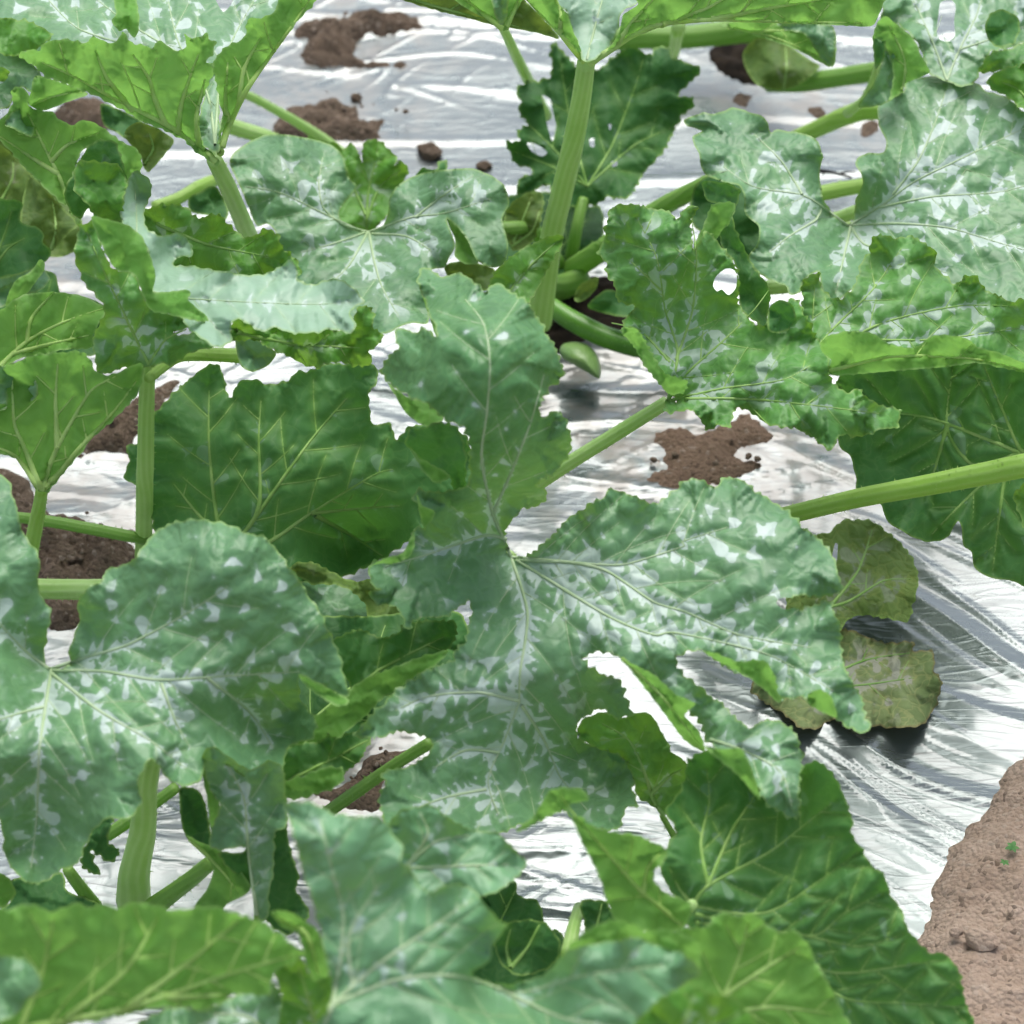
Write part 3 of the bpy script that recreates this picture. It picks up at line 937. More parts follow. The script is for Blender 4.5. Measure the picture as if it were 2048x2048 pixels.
# ===== plant in the middle of the picture: star leaf, front bluish leaf, dark ribbed leaf
pc = plant(at('8: 1180 1560'), 'zucchini plant with the huge silver-mottled star leaf and bluish front leaf')
A = blade(pc, 'leaf', 'silver', '5: 930 1090 950 1020 1010 965 1100 930 1135 880 1130 860 1080 832 1140 795 1190 750 1258 680 1240 580 1200 470 1120 515 1100 480 1110 420 1150 360 1212 310 1190 200 1130 110;'
          '2: 1110 1570 1060 1490 1000 1430 930 1385 870 1372 840 1400 770 1350 690 1320 640 1340 540 1290 510 1340 520 1390 560 1500 600 1620 550 1590 480 1610 440 1590 395 1615 420 1680 370 1720 325 1790;'
          '5: 330 300 370 340 470 410 560 440 640 520 740 560 760 700 740 840 640 870 560 860 500 860 510 940 590 970 540 1040 490 1050 470 1150 440 1190 330 1200 270 1230 290 1320 330 1340 280 1360 310 1410 380 1410 430 1470 460 1540 500 1490 600 1480 690 1440 750 1400 770 1470 735 1590 690 1620 680 1690;'
          '8: 600 200 520 240 430 300 330 400 200 520 240 548 330 545 440 518 540 535 582 575 560 640 500 680 420 690 340 720 350 770 330 830 340 920 390 1000 600 1040 800 1040 920 1010 1000 975 1120 940 1215 905 1290 960 1370 990 1450 1000 1490 980 1510 900 1570 880 1550 800 1560 740 1500 640 1390 600 1290 560 1278 490 1310 450 1400 410 1470 455 1545 440 1530 370 1480 270 1400 240 1340 200 1310 170 1340 150 1400 135 1480 165;'
          '9: 20 185 160 300 330 430 400 560 520 660 640 790 670 850 770 920 850 930 845 830 860 700 850 590 810 500 680 465 600 500 480 390 380 320 270 220 258 170 310 128 380 135 460 180 560 250 700 260 740 340 800 360 880 370 1000 440 1070 500 1170 520 1180 470 1150 370 1110 300 1060 170;'
          '6: 1048 1600 1030 1480 990 1400 920 1410 850 1440 820 1400 835 1365 980 1370 1060 1340 1030 1260 1020 1200 960 1110 920 1080 850 1020 790 950 720 920 640 870 600 820 530 800 470 810 440 850 390 820 330 800 280 830 240 870 160 920 80 900 10 885;'
          '5: 1500 870 1425 855 1412 890 1340 930 1260 980 1180 1050 1110 1125 1060 1168 965 1188',
          0.325, 0.0, -0.10, teeth=8.5, tooth_gap=21,
          veins='5: 935 1110 870 960 820 700 845 480 860 250 830 60 740 -60|5: 945 1140 1040 1450 1005 1740 1000 1880;8: 1000 380 930 560 850 760 920 960|5: 960 1185 1150 1200 1380 1220 1530 1215 1800 1130;6: 280 1110 500 1040|5: 1000 1200 1240 1210 1420 1250 1650 1400;6: 300 1450 560 1560 900 1620|5: 990 1200 1200 1330 1450 1480 1650 1560;9: 260 45 700 150 1020 330|8: 1010 390 1120 560 1200 740 1330 900|5: 935 1095 830 1080 560 1170 350 1230|5: 870 980 960 780 1060 520 1120 300|9: 420 560 600 620 760 720 810 880|8: 995 370 800 330 560 350 400 420|8: 900 620 740 610 580 700|8: 840 800 640 840 480 900',
          bumps=((5, 850, 180, 0.13, 270), (5, 950, 1150, -0.035, 150), (6, 700, 1300, 0.02, 200), (8, 1450, 700, -0.09, 150), (9, 650, 720, 0.03, 120), (8, 800, 800, -0.05, 190), (5, 400, 1300, -0.02, 110)),
          wax_sheen=((5, 900, 230, -0.8, 290), (5, 800, 600, -0.2, 150), (5, 1500, 1300, 0.35, 250), (8, 800, 300, 0.3, 200)), holes=('6: 735 1405 760 1380 825 1385 822 1425 770 1435',), quilt=0.004, wave=1.3, ruf=0.007, label='huge silver-mottled star-shaped leaf')  # painted sheen weak on the steep upper lobe, stronger on the level ones
blade(pc, 'folded_edge', 'under', '2: 520 1385 560 1390 640 1430 650 1560 690 1700 692 1815 640 1740 600 1630 560 1510', 0.415, 0, -0.25, teeth=2, parent=A, wave=.5)
blade(pc, 'folded_edge', 'under', '5: 360 335 400 370 480 420 560 410 620 450 635 520 600 535 560 555 490 520 440 470 400 400', 0.392, 0, -0.2, teeth=2, parent=A, wave=.5)
blade(pc, 'hanging_lobe', 'dark', '5: 470 555 520 560 560 550 620 530 700 560 745 700 740 850 690 860 660 800 610 830 560 760 520 715 460 640', 0.385, 0.1, -0.45, teeth=5.4, parent=A, wave=1)
blade(pc, 'folded_edge', 'under', '5: 470 650 520 705 600 745 665 790 610 830 560 800 510 730', 0.393, 0, -0.3, teeth=4.1, parent=A, wave=.5)
blade(pc, 'folded_edge', 'under', '5: 505 870 530 930 595 970 545 1045 525 1000', 0.375, 0, -0.3, teeth=2, parent=A, wave=.5)
blade(pc, 'folded_edge', 'under', '5: 490 1060 495 1130 470 1180 400 1215 320 1215 270 1235 350 1190 440 1160', 0.355, 0, -0.3, teeth=2, parent=A, wave=.5)
blade(pc, 'folded_edge', 'under', '8: 1485 160 1560 200 1650 245 1760 340 1850 385 1800 440 1870 520 1895 615 1800 560 1700 430 1600 300 1520 200', 0.325, 0, -0.5, teeth=2, parent=A, wave=.6, veins='8: 1500 170 1680 340 1880 590', vr=0.8)
blade(pc, 'folded_edge', 'under', '9: 385 590 470 605 560 600 610 680 640 770 655 850 560 740 440 640', 0.36, 0, -0.4, teeth=2, parent=A, wave=.6)
blade(pc, 'folded_edge', 'under', '9: 360 128 450 140 560 180 680 180 725 240 740 310 755 380 690 330 620 270 530 215 430 165', 0.335, 0, -0.4, teeth=4.1, parent=A, wave=.6)
blade(pc, 'folded_edge', 'under', '9: 880 370 900 330 950 318 1000 350 1030 450 970 430 910 400', 0.345, 0, -0.4, teeth=2, parent=A, wave=.6)
petiole(A, pc, '5: 950 1180 0.290 985 1290 0.25; 8: 900 300 0.17 850 700 0.10 830 1150 0.03 900 1350 0.0', 26, 36, 'stem')

O = blade(pc, 'leaf', 'green', '8: 1285 545 1310 460 1420 425 1500 455 1550 430 1640 440 1700 540 1740 620 1800 660 1822 740 1750 850 1700 930 1650 880 1570 830 1550 740 1500 650 1380 600', 0.20, 0, -0.30, teeth=4.1,
          veins='8: 1700 925 1650 850 1600 700 1530 560 1400 480|8: 1640 820 1720 740 1790 700')
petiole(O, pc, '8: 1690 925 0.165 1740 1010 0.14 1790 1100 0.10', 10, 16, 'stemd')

FD = blade(pc, 'leaf', 'dark', '9: 320 645 400 620 560 690 700 700 860 690 930 660 1000 720 1050 790 1080 890 1110 960 1100 1010 1150 1100 1200 1170 1260 1220 1290 1300 1340 1380 1370 1470 1480 1590 1540 1590 1620 1680 1640 1800 1690 1932 1720 2040 1000 2040 700 1900 500 1600 300 1450 300 1360 230 1300 170 1180 190 1100 250 1000 200 900 280 800 300 700',
           0.25, 0.03, -0.28, teeth=5.4, quilt=0.008, wave=1.1,
           veins='9: 330 1355 410 1260 700 1105 880 965 1010 860|9: 405 1260 520 1000 620 850 700 720|9: 405 1260 370 1060 410 860 400 700|9: 330 1360 560 1400 700 1390 850 1310 1130 1100|9: 340 1400 700 1480 930 1500 1060 1400 1250 1300|9: 345 1440 850 1500 1130 1555 1350 1500|9: 600 1480 1000 1680 1400 1640 1560 1620|9: 700 1560 1050 1800 1350 1830 1640 1850|9: 330 1350 270 1280 220 1180',
           label='large dark green pleated leaf over the film edge', bumps=((9, 1400, 1800, 0.02, 200), (9, 600, 780, -0.06, 150)))
petiole(FD, pc, '9: 330 1355 0.26 200 1450 0.2; 8: 1400 1700 0.08', 22, 34, 'stem')

J = blade(pc, 'leaf', 'under', '8: 1140 815 1200 790 1310 800 1330 850 1250 870 1230 930 1300 930 1350 970 1440 1000 1530 1010 1620 1040 1710 1090 1700 1150 1650 1200 1680 1280 1830 1350 1800 1460 1660 1490 1480 1440 1430 1350 1380 1200 1320 1080 1260 960 1200 900 1100 950 1010 1005 985 990 1070 925',
          0.345, 0, -0.28, teeth=4.1, wave=1.2, veins='8: 1790 1450 1600 1300 1450 1130 1290 950 1200 830|8: 1600 1300 1620 1180 1680 1110', label='bright yellow-green lobed leaf seen from below')
J2 = blade(pc, 'leaf', 'under', '9: 250 1480 400 1465 420 1420 480 1390 560 1410 620 1400 680 1440 760 1490 830 1480 910 1590 930 1640 990 1740 1040 1850 1090 1932 1110 2050 200 2050 200 1700', 0.355, 0, -0.2, teeth=5.4, wave=1.4,
           veins='9: 350 2040 480 1800 560 1600 600 1440|9: 480 1800 700 1650 850 1560|9: 420 1900 700 1850 1000 1880')
H = blade(pc, 'leaf', 'blue', '7: 1370 870 1480 858 1540 880 1600 910 1700 930 1800 925 1880 970;8: 390 1010 440 1080 430 1150 480 1180 520 1260 580 1290 650 1258 740 1258 800 1310 840 1360 900 1430 945 1460 880 1540 860 1620 770 1690 860 1730 1000 1735 1100 1700 1180 1640 1240 1570 1330 1550 1500 1525 1560 1510 1640 1540 1750 1570 1800 1600 1860 1650 1880 1690 1800 1740 1760 1820 1700 1900 1600 2060;7: 1530 2060 1610 1840 1590 1700 1530 1400 1480 1250 1400 960',
          0.42, 0, -0.10, teeth=4.7, tooth_gap=36, wave=0.9, quilt=0.004, ruf=0.008,
          veins='8: 100 1840 140 1600 150 1400 100 1200 40 950|8: 100 1840 300 1660 600 1450 780 1330|8: 100 1840 400 1720 700 1700 1000 1780 1300 1700 1700 1650|8: 100 1840 20 2040|8: 200 1750 180 1500 330 1250|8: 900 1760 1200 1900 1500 1950',
          bumps=((8, 950, 1750, -0.05, 90), (8, 100, 1000, 0.03, 150), (8, 1500, 1650, 0.02, 150)), label='large bluish leaf closest to the camera')
blade(pc, 'folded_edge', 'under', '8: 1235 1565 1330 1480 1450 1428 1560 1450 1620 1480 1750 1480 1862 1540 1870 1660 1790 1600 1640 1545 1540 1512 1400 1555', 0.425, 0, -0.3, teeth=4.1, parent=H)
petiole(H, pc, '8: 100 1850 0.41 250 2000 0.34 700 2100 0.16', 24, 36, 'stem')
J3 = blade(pc, 'leaf', 'green', '9: 120 1860 290 1740 400 1780 520 1800 600 1880 650 1980 660 2060 0 2060', 0.445, 0, -0.2, teeth=5.4, veins='9: 200 2050 300 1900 340 1790|9: 250 2000 450 1930 560 1880')
H2 = blade(pc, 'leaf', 'blue', '8: 370 985 420 900 500 880 580 870 650 930 750 990 830 1000 900 1010 950 1060 1000 1110 1042 1150 1000 1220 900 1290 820 1315 700 1400 500 1400 380 1200 420 1080', 0.345, 0, -0.18, teeth=4.1, wave=1.3,
           veins='8: 450 1180 600 1050 760 1020|8: 450 1180 560 1020 520 910|8: 450 1180 700 1170 950 1160', label='bluish leaf tucked behind the front leaf')
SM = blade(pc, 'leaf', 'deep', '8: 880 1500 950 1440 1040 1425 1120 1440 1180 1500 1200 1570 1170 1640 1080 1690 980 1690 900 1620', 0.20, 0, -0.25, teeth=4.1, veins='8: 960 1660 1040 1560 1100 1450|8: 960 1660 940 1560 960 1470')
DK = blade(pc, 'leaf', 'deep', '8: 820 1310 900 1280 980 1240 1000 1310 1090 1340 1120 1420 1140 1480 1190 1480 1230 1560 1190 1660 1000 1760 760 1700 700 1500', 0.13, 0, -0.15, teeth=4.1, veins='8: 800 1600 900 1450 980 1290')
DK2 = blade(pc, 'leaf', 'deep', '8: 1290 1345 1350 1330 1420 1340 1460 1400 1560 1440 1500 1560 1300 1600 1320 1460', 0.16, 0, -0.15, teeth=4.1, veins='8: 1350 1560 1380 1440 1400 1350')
petiole(DK2, pc, '8: 1290 1370 0.14 1265 1460 0.17 1235 1600 0.2', 22, 30, 'stem')

# ===== front left plant
pf = plant(at('7: 650 1340'), 'zucchini plant at the front left with a silver-streaked leaf on a thick upright petiole')
B = blade(pf, 'leaf', 'silver', '4: 335 1700 335 1620 360 1560 380 1470 375 1400 420 1340 490 1300 500 1260 540 1240 640 1200 690 1130 760 1060 850 1010 950 1000 1060 1010 1170 1060 1270 1080 1330 1140 1400 1240 1450 1300 1500 1390 1560 1470 1580 1540 1640 1640 1660 1740;'
          '7: 1682 350 1620 330 1540 290 1450 245 1440 300 1450 360 1500 430 1530 480 1500 560 1430 575 1385 620 1350 740 1300 700 1200 745 1100 680 1035 600 1000 640 970 750 880 780 800 740 740 655 690 700 660 780 680 860 620 940 530 940 450 1000 410 1080 380 1150 310 1180 230 1240 160 1260 90 1220 30 1130 10 1050 0 950 -120 800 -160 400 -160 0;'
          '4: -160 800 -60 770 0 780 40 810 70 900 100 1030 150 1120 190 1190 190 1260 180 1330 210 1390 240 1440 240 1500 220 1570 215 1650 225 1690 270 1725',
          0.335, 0.0, -0.10, teeth=5.4, tooth_gap=30, quilt=0.004, wave=1.3,
          veins='7: 250 220 220 400 190 620 180 900 150 1180|7: 255 215 420 160 620 100 900 -50 1100 -180|7: 255 225 500 230 760 270 1100 250 1450 230|7: 250 240 480 420 720 560 900 700|7: 225 400 100 430 -60 480|7: 240 220 120 130 0 0 -120 -120|7: 780 290 850 480 920 600|7: 1000 260 1200 420 1320 600',
          bumps=((7, 250, 200, -0.03, 120), (4, 1100, 1150, 0.03, 180), (7, 150, 1100, -0.06, 160), (7, 1350, 550, -0.05, 120)), label='silver-streaked leaf on a thick upright petiole')
blade(pf, 'folded_edge', 'under', '7: 1445 240 1540 285 1620 330 1690 370 1640 400 1560 360 1470 290', 0.345, 0, -0.2, teeth=2, parent=B, wave=.4)
petiole(B, pf, '7: 735 640 0.26 705 800 0.21 690 1000 0.13 650 1200 0.06 645 1350 0.0', 38, 66, 'stem')
B2 = blade(pf, 'leaf', 'silver', '7: 1030 590 1100 640 1200 700 1300 660 1370 700 1380 830 1385 980 1330 1010 1320 1200 1300 1290 1300 1400 1250 1425 1215 1250 1190 1090 1130 1080 1060 1092 1010 1060 1035 950 1060 880 1005 780 975 640', 0.255, 0.02, -0.35, teeth=4.1,
           veins='7: 1240 1400 1200 1100 1180 850 1100 680')
blade(pf, 'folded_edge', 'under', '7: 965 640 985 560 1015 590 1040 700 1060 860 1050 940 1020 1000 1000 850', 0.272, 0, -0.35, teeth=2, parent=B2)
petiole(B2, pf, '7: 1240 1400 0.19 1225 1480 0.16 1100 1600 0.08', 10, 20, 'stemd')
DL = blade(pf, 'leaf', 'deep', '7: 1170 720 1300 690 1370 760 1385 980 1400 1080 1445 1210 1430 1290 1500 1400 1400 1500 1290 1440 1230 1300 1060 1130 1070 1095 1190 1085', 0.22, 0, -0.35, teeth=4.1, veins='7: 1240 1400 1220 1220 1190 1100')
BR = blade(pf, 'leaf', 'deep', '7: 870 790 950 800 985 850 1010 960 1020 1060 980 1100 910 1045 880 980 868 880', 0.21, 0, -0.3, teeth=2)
BR2 = blade(pf, 'leaf', 'under', '7: 900 1020 960 1050 1060 1090 1130 1150 1210 1265 1180 1310 1100 1350 1060 1390 940 1370 1000 1280 1030 1180 980 1110', 0.20, 0, -0.25, teeth=0, veins='7: 920 1040 1060 1180 1150 1290')
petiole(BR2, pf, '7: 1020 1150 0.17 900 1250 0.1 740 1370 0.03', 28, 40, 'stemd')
ST = blade(pf, 'leaf', 'deep', '7: 545 925 520 1040 582 1100 530 1150 440 1100 485 1210 385 1170 420 1060 460 960', 0.16, 0, -0.3, teeth=8.1, tooth_gap=16)
petiole(ST, pf, '7: 330 1190 0.13 380 1260 0.08 460 1370 0.03', 22, 30, 'stemd')
petiole(B, pf, '7: 850 790 0.12 700 900 0.10 520 1020 0.08', 22, 26, 'stemd', 'side_stem')
BL = blade(pf, 'leaf', 'under', '7: -120 1380 0 1380 60 1370 130 1350 210 1375 260 1385 350 1350 440 1370 490 1345 560 1370 640 1350 710 1345 780 1370 850 1380 940 1370 1060 1370 1150 1400 1250 1430 1340 1480 1400 1540 1470 1590 1410 1640 1330 1680 1290 1790 1130 1790 1030 1850 800 1850 600 1890 300 1945 100 2040 -120 2040', 0.40, 0, -0.22, teeth=5.4, tooth_gap=36, wave=1.4, vr=1.3,
           veins='7: 100 1950 450 1890 700 1830 1100 1690 1450 1590|7: 300 1920 600 1680 760 1420|7: 100 1950 200 1700 260 1420|7: 600 1860 900 1640 1150 1430|7: 800 1800 1100 1790', label='broad yellow-green leaf underside in the front left corner')
blade(pf, 'folded_edge', 'silver', '7: -120 1610 60 1605 150 1640 205 1720 190 1770 130 1810 80 1885 -120 1930', 0.42, 0, -0.2, teeth=4.1, parent=BL)
BL3 = blade(pf, 'leaf', 'under', '7: 1310 1390 1400 1390 1480 1440 1540 1490 1585 1640 1580 1715 1520 1722 1480 1650 1465 1590 1440 1500 1360 1460', 0.38, 0, -0.3, teeth=2, veins='7: 1340 1410 1480 1500 1540 1690')
BL4 = blade(pf, 'leaf', 'silver', '7: 650 1940 800 1860 1030 1850 1130 1800 1300 1730 1360 1800 1375 2040 600 2040', 0.33, 0, -0.2, teeth=4.1, veins='7: 1340 2030 1200 1900 1000 1880')
BL5 = blade(pf, 'leaf', 'green', '7: 1330 1640 1440 1600 1520 1720 1600 1700 1640 1850 1580 2040 1360 2040 1360 1800', 0.34, 0, -0.3, teeth=4.1, veins='7: 1560 2030 1500 1850 1440 1650')
LB = blade(pf, 'leaf', 'green', '7: -120 1150 0 1200 50 1240 72 1290 40 1350 -20 1370 -120 1380', 0.22, 0, -0.2, teeth=4.1)
LB2 = blade(pf, 'leaf', 'deep', '7: 60 1230 200 1240 300 1200 330 1290 460 1340 500 1420 0 1420 60 1330', 0.06, 0, -0.05, teeth=4.1)  # dark blade standing in for the shadow at the front left

# ===== left plant
pl_ = plant(at('4: 690 1180'), 'zucchini plant at the left with a twisted silvery leaf and a broad dark leaf')
D = blade(pl_, 'leaf', 'dark', '4: 730 520 820 420 880 350 960 290 1050 250 1085 330 1095 400 1120 410 1145 350 1180 330 1250 330 1290 345 1350 345 1400 330 1440 280 1480 285 1530 270 1590 250 1680 250 1780 240 1830 290 1820 340 1780 400 1790 480 1800 540 1880 540 1920 620;5: 470 555 600 545 740 600 780 760 760 900 640 1000 500 1090 400 1150 330 1200 200 1260 100 1285 0 1300;4: 1760 1340 1650 1305 1560 1300 1480 1330 1350 1260 1200 1230 1000 1180 800 1130 735 1000 720 800',
          0.165, 0.0, -0.30, teeth=5.4, wave=1.5, quilt=0.005, label='broad dark green leaf with pale veins', vr=1.25,
          veins='4: 1150 1110 1190 1050 1500 620 1680 410|4: 1100 1110 1050 1000 1010 650 1010 380|4: 1200 1040 1255 920 1250 600 1260 430|4: 1180 1120 1300 1110 1500 970 1800 790 1900 760|4: 1500 970 1700 950 1932 935|4: 1520 980 1700 1080 1850 1180|4: 1080 1110 960 980 840 830',
          bumps=((4, 1700, 1120, -0.05, 90), (4, 1450, 880, 0.015, 120)))
DS = blade(pl_, 'leaf', 'dark', '4: 610 650 660 640 740 640 760 830 640 830 600 800 622 720', 0.14, 0, -0.3, teeth=4.1)
K = blade(pl_, 'leaf', 'under', '4: -100 480 30 440 20 370 10 270 90 240 180 200 260 200 330 190 400 190 440 240 460 280 520 300 580 290 640 260 690 260 680 370 600 470 500 560 420 640 340 740 260 830 230 872 172 855 150 780 100 720 0 680 -100 660', 0.33, 0.04, -0.34, teeth=4.1, vr=1.5,
          veins='4: 200 860 240 740 330 560 440 380 560 310|4: 195 850 130 680 70 540 60 330|4: 210 850 300 760 420 620 560 470 660 330|4: 280 660 270 440 280 250|4: 190 855 80 700 -60 640', label='fan-shaped yellow-green leaf underside')
petiole(K, pl_, '4: 202 850 0.265 190 940 0.23 150 1150 0.15 120 1350 0.07', 24, 34, 'stemy')
K2 = blade(pl_, 'leaf', 'under', '1: -100 1550 0 1500 100 1430 250 1410 400 1430 480 1470 515 1500 480 1560 450 1620 440 1680 300 1690 200 1720 100 1730 0 1790 -100 1810', 0.35, 0, -0.25, teeth=2.5, vr=1.3, veins='1: 0 1770 130 1650 300 1560 500 1490|1: 60 1710 250 1660 430 1620|1: 130 1650 150 1540 250 1420')
K6 = blade(pl_, 'leaf', 'under', '1: 30 1485 40 1420 80 1350 150 1310 190 1255 217 1270 210 1310 160 1380 110 1440', 0.33, 0, -0.3, teeth=1.5)
K7 = blade(pl_, 'leaf', 'silver', '1: -100 1320 0 1340 130 1310 200 1290 240 1350 180 1410 60 1430 20 1480 -100 1500', 0.28, 0, -0.2, teeth=2)
K8 = blade(pl_, 'leaf', 'silver', '4: -100 300 10 260 110 240 130 300 180 350 170 420 110 430 40 380 30 470 -100 480', 0.35, 0, -0.3, teeth=4.1)
T = blade(pl_, 'leaf', 'pale', '1: 640 830 700 850 730 890 720 960 700 1020 710 1100 780 1140 860 1120 920 1180 928 1230 860 1250 840 1280 960 1290 1080 1310 1200 1330 1290 1320 1400 1260 1430 1300 1440 1350 1520 1370 1640 1350 1760 1450 1690 1500 1720 1570 1690 1612 1600 1590 1540 1602 1420 1610 1330 1580 1260 1600 1150 1540 1110 1590 1120 1640 1050 1680 960 1625 900 1570 850 1450 740 1420 720 1230 650 1120 590 1080 592 960',
          0.43, 0.02, -0.02, teeth=4.1, wave=1.6, quilt=0.004, veins='1: 700 1400 900 1440 1200 1460 1500 1470 1700 1460|1: 660 1250 660 1050 650 880', vr=0.5, label='twisted leaf with a smooth silvery upper side',
          bumps=((1, 850, 1240, -0.03, 45), (1, 690, 950, -0.02, 40)))
blade(pl_, 'curled_lobe', 'dark', '1: 370 800 420 720 470 682 550 690 580 750 620 870 600 960 595 1075 470 1055 430 1010 385 1065 330 1010 308 930 350 850', 0.43, 0, -0.35, teeth=5.4, parent=T, wave=2, veins='1: 480 1050 490 900 500 740')
blade(pl_, 'curled_lobe', 'green', '1: 370 780 480 785 560 800 615 870 600 960 590 1070 480 1050 420 980 355 910', 0.44, 0, -0.3, teeth=5.4, parent=T, wave=2)
blade(pl_, 'curled_lobe', 'under', '1: 440 1050 520 1060 620 1090 690 1150 722 1230 752 1330 745 1410 900 1400 922 1420 910 1450 1000 1530 1000 1557 900 1540 820 1520 720 1490 650 1330 560 1300 500 1200', 0.455, 0, -0.25, teeth=2.5, parent=T, wave=1.2)
blade(pl_, 'curled_lobe', 'mottle', '1: 330 1010 400 1080 445 1060 480 1150 540 1290 650 1330 720 1480 900 1540 912 1580 830 1610 900 1620 960 1600 1055 1670 920 1700 830 1762 760 1760 700 1775 620 1775 520 1800 470 1780 448 1650 510 1500 470 1430 400 1350 360 1200 380 1090', 0.42, 0, -0.35, teeth=5.4, parent=T, wave=2, veins='1: 720 1760 640 1600 520 1350 420 1120|1: 720 1760 800 1640 900 1590')
T5 = blade(pl_, 'leaf', 'green', '1: 690 1040 780 990 890 1000 960 1050 1060 1040 1100 1080 1150 1130 1190 1150 1250 1130 1280 1100 1340 1130 1360 1190 1425 1240 1450 1330 1300 1400 1000 1380 800 1300 700 1180', 0.36, 0, -0.25, teeth=6.8, tooth_gap=18, wave=1.6, ruf=0.01, veins='1: 760 1080 1000 1180 1300 1240')
T6 = blade(pl_, 'leaf', 'green', '1: 1110 1595 1150 1520 1330 1560 1540 1580 1690 1590 1720 1490 1780 1478 1812 1530 1800 1570 1852 1620 1830 1660 1780 1700 1800 1740 1740 1775 1640 1750 1560 1762 1520 1775 1380 1720 1290 1672 1230 1640 1120 1640', 0.38, 0, -0.4, teeth=6.8, tooth_gap=16, wave=1.8, ruf=0.012, veins='1: 1140 1600 1400 1660 1740 1680')
T7 = blade(pl_, 'leaf', 'silver', '1: 1140 1630 1240 1640 1330 1700 1300 1760 1220 1795 1160 1760', 0.30, 0, -0.2, teeth=2)
petiole(T, pl_, '4: 714 180 0.345 708 400 0.29 700 800 0.2 692 1180 0.05', 31, 34, 'stem')
petiole(T5, pl_, '4: 720 320 0.36 850 220 0.33 950 205 0.3 1160 212 0.27', 20, 30, 'stemy')
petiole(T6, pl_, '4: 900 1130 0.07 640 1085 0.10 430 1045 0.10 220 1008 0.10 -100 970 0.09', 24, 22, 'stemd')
petiole(K2, pl_, '4: 700 1330 0.09 500 1340 0.09 300 1338 0.08 100 1335 0.08 -100 1330 0.08', 42, 40, 'stem')
K3 = blade(pl_, 'leaf', 'dark', '1: -100 985 0 965 60 965 110 980 100 1070 200 1110 210 1170 250 1230 210 1270 130 1310 0 1345 -100 1350', 0.26, 0, -0.3, teeth=4.1, veins='1: -60 1330 40 1200 120 1150|1: -60 1330 20 1140 60 1000')
K4 = blade(pl_, 'leaf', 'olive', '1: 140 850 180 870 300 1000 375 1080 330 1130 250 1212 190 1180 150 1100 100 1090 110 960', 0.21, 0, -0.25, teeth=2, veins='1: 250 1200 270 1100 250 960')
KF = blade(pl_, 'leaf', 'olive', '1: -100 620 60 700 200 830 330 950 400 1080 380 1200 250 1240 60 1100 -100 1050', 0.14, 0, -0.2, teeth=2, veins='1: 100 1100 120 900 60 740')
KG = blade(pl_, 'leaf', 'dark', '1: -100 1250 120 1290 260 1320 300 1430 420 1440 520 1500 480 1700 300 1720 -100 1650', 0.17, 0, -0.2, teeth=2, veins='1: 100 1650 200 1500 250 1350')
K5 = blade(pl_, 'leaf', 'olive', '1: -100 690 0 700 40 730 165 860 150 960 100 1000 -100 1010', 0.19, 0, -0.25, teeth=2, veins='1: 0 980 60 860 60 760')

# ===== top left plant
pt = plant(at('1: 1250 1250'), 'zucchini plant at the top left with backlit yellow-green leaf wings')
L2 = blade(pt, 'leaf', 'silver', '1: -120 -120 1420 -120 1340 100 1220 220 1080 330 1060 560 1058 730 985 705 955 600 980 400 700 300 300 300 150 260 60 150 -40 90 -120 80', 0.43, 0, 0.02, teeth=4.1, wave=1.6,
           veins='1: 1040 700 1000 450 860 200 800 -60|1: 1040 700 1060 400 1120 200 1250 -40|1: 900 280 600 100 400 -60|1: 700 240 380 140 200 -40', holes=('1: 1035 -20 1060 35 1080 58 1110 30 1135 -20 1120 -60 1050 -60',), label='silver-mottled upper side of the cupped leaf')
blade(pt, 'curled_lobe', 'under', '1: 545 -60 560 60 540 100 575 150 610 140 650 185 672 120 665 30 640 -60', 0.46, 0, -0.2, teeth=2, parent=L2)
L1 = blade(pt, 'leaf', 'under', '1: 88 277 130 240 190 240 220 205 300 190 430 205 450 172 490 195 560 205 590 150 620 190 650 212 710 215 730 237 770 205 860 247 900 215 890 165 940 185 1000 160 1003 190 1042 200 1030 260 1000 300 1030 320 1010 400 970 500 960 600 968 680 1000 720 1050 770 1050 800 1000 770 960 742 870 665 700 592 520 490 430 450 250 380 150 312', 0.47, 0, -0.42, teeth=4.7, wave=1.0, vr=1.5, quilt=0.003,
           veins='1: 1040 780 940 690 800 600 520 460 380 380 200 300|1: 800 600 750 480 720 380 640 260|1: 860 640 880 480 960 260|1: 640 530 520 380 460 240|1: 960 700 950 560 990 380', label='left backlit yellow-green wing of the cupped leaf')
petiole(L1, pt, '1: 1035 770 0.405 1090 880 0.36 1150 1020 0.29 1215 1175 0.2 1260 1290 0.1', 31, 38, 'stem')
L1b = blade(pt, 'leaf', 'under', '1: 1045 770 1060 680 1080 620 1130 560 1170 480 1250 350 1320 260 1420 120 1530 0 1600 -120 1350 -120 1340 30 1290 80 1200 100 1190 160 1150 200 1110 212 1050 270 1030 330 1050 440 1072 560 1060 650', 0.48, -0.05, -0.35, teeth=4.1, wave=1.0, vr=1.5, quilt=0.003,
            veins='1: 1065 740 1100 620 1200 420 1400 140 1520 -40|1: 1160 490 1180 330 1260 180|1: 1100 600 1090 440 1100 300', label='right backlit yellow-green wing of the cupped leaf')
L4 = blade(pt, 'leaf', 'under', '1: 175 365 300 400 425 452 330 490 210 533 138 503 150 440', 0.42, 0, -0.3, teeth=1.5, veins='1: 160 500 280 460 400 445')
L3 = blade(pt, 'leaf', 'green', '1: -100 80 60 95 130 98 200 130 260 170 180 235 110 252 60 275 0 262 -100 255', 0.45, 0, -0.2, teeth=5.4)
L3b = blade(pt, 'leaf', 'silver', '1: -100 255 80 265 190 345 192 400 145 445 110 420 70 440 40 520 -100 510', 0.41, 0, -0.2, teeth=2)
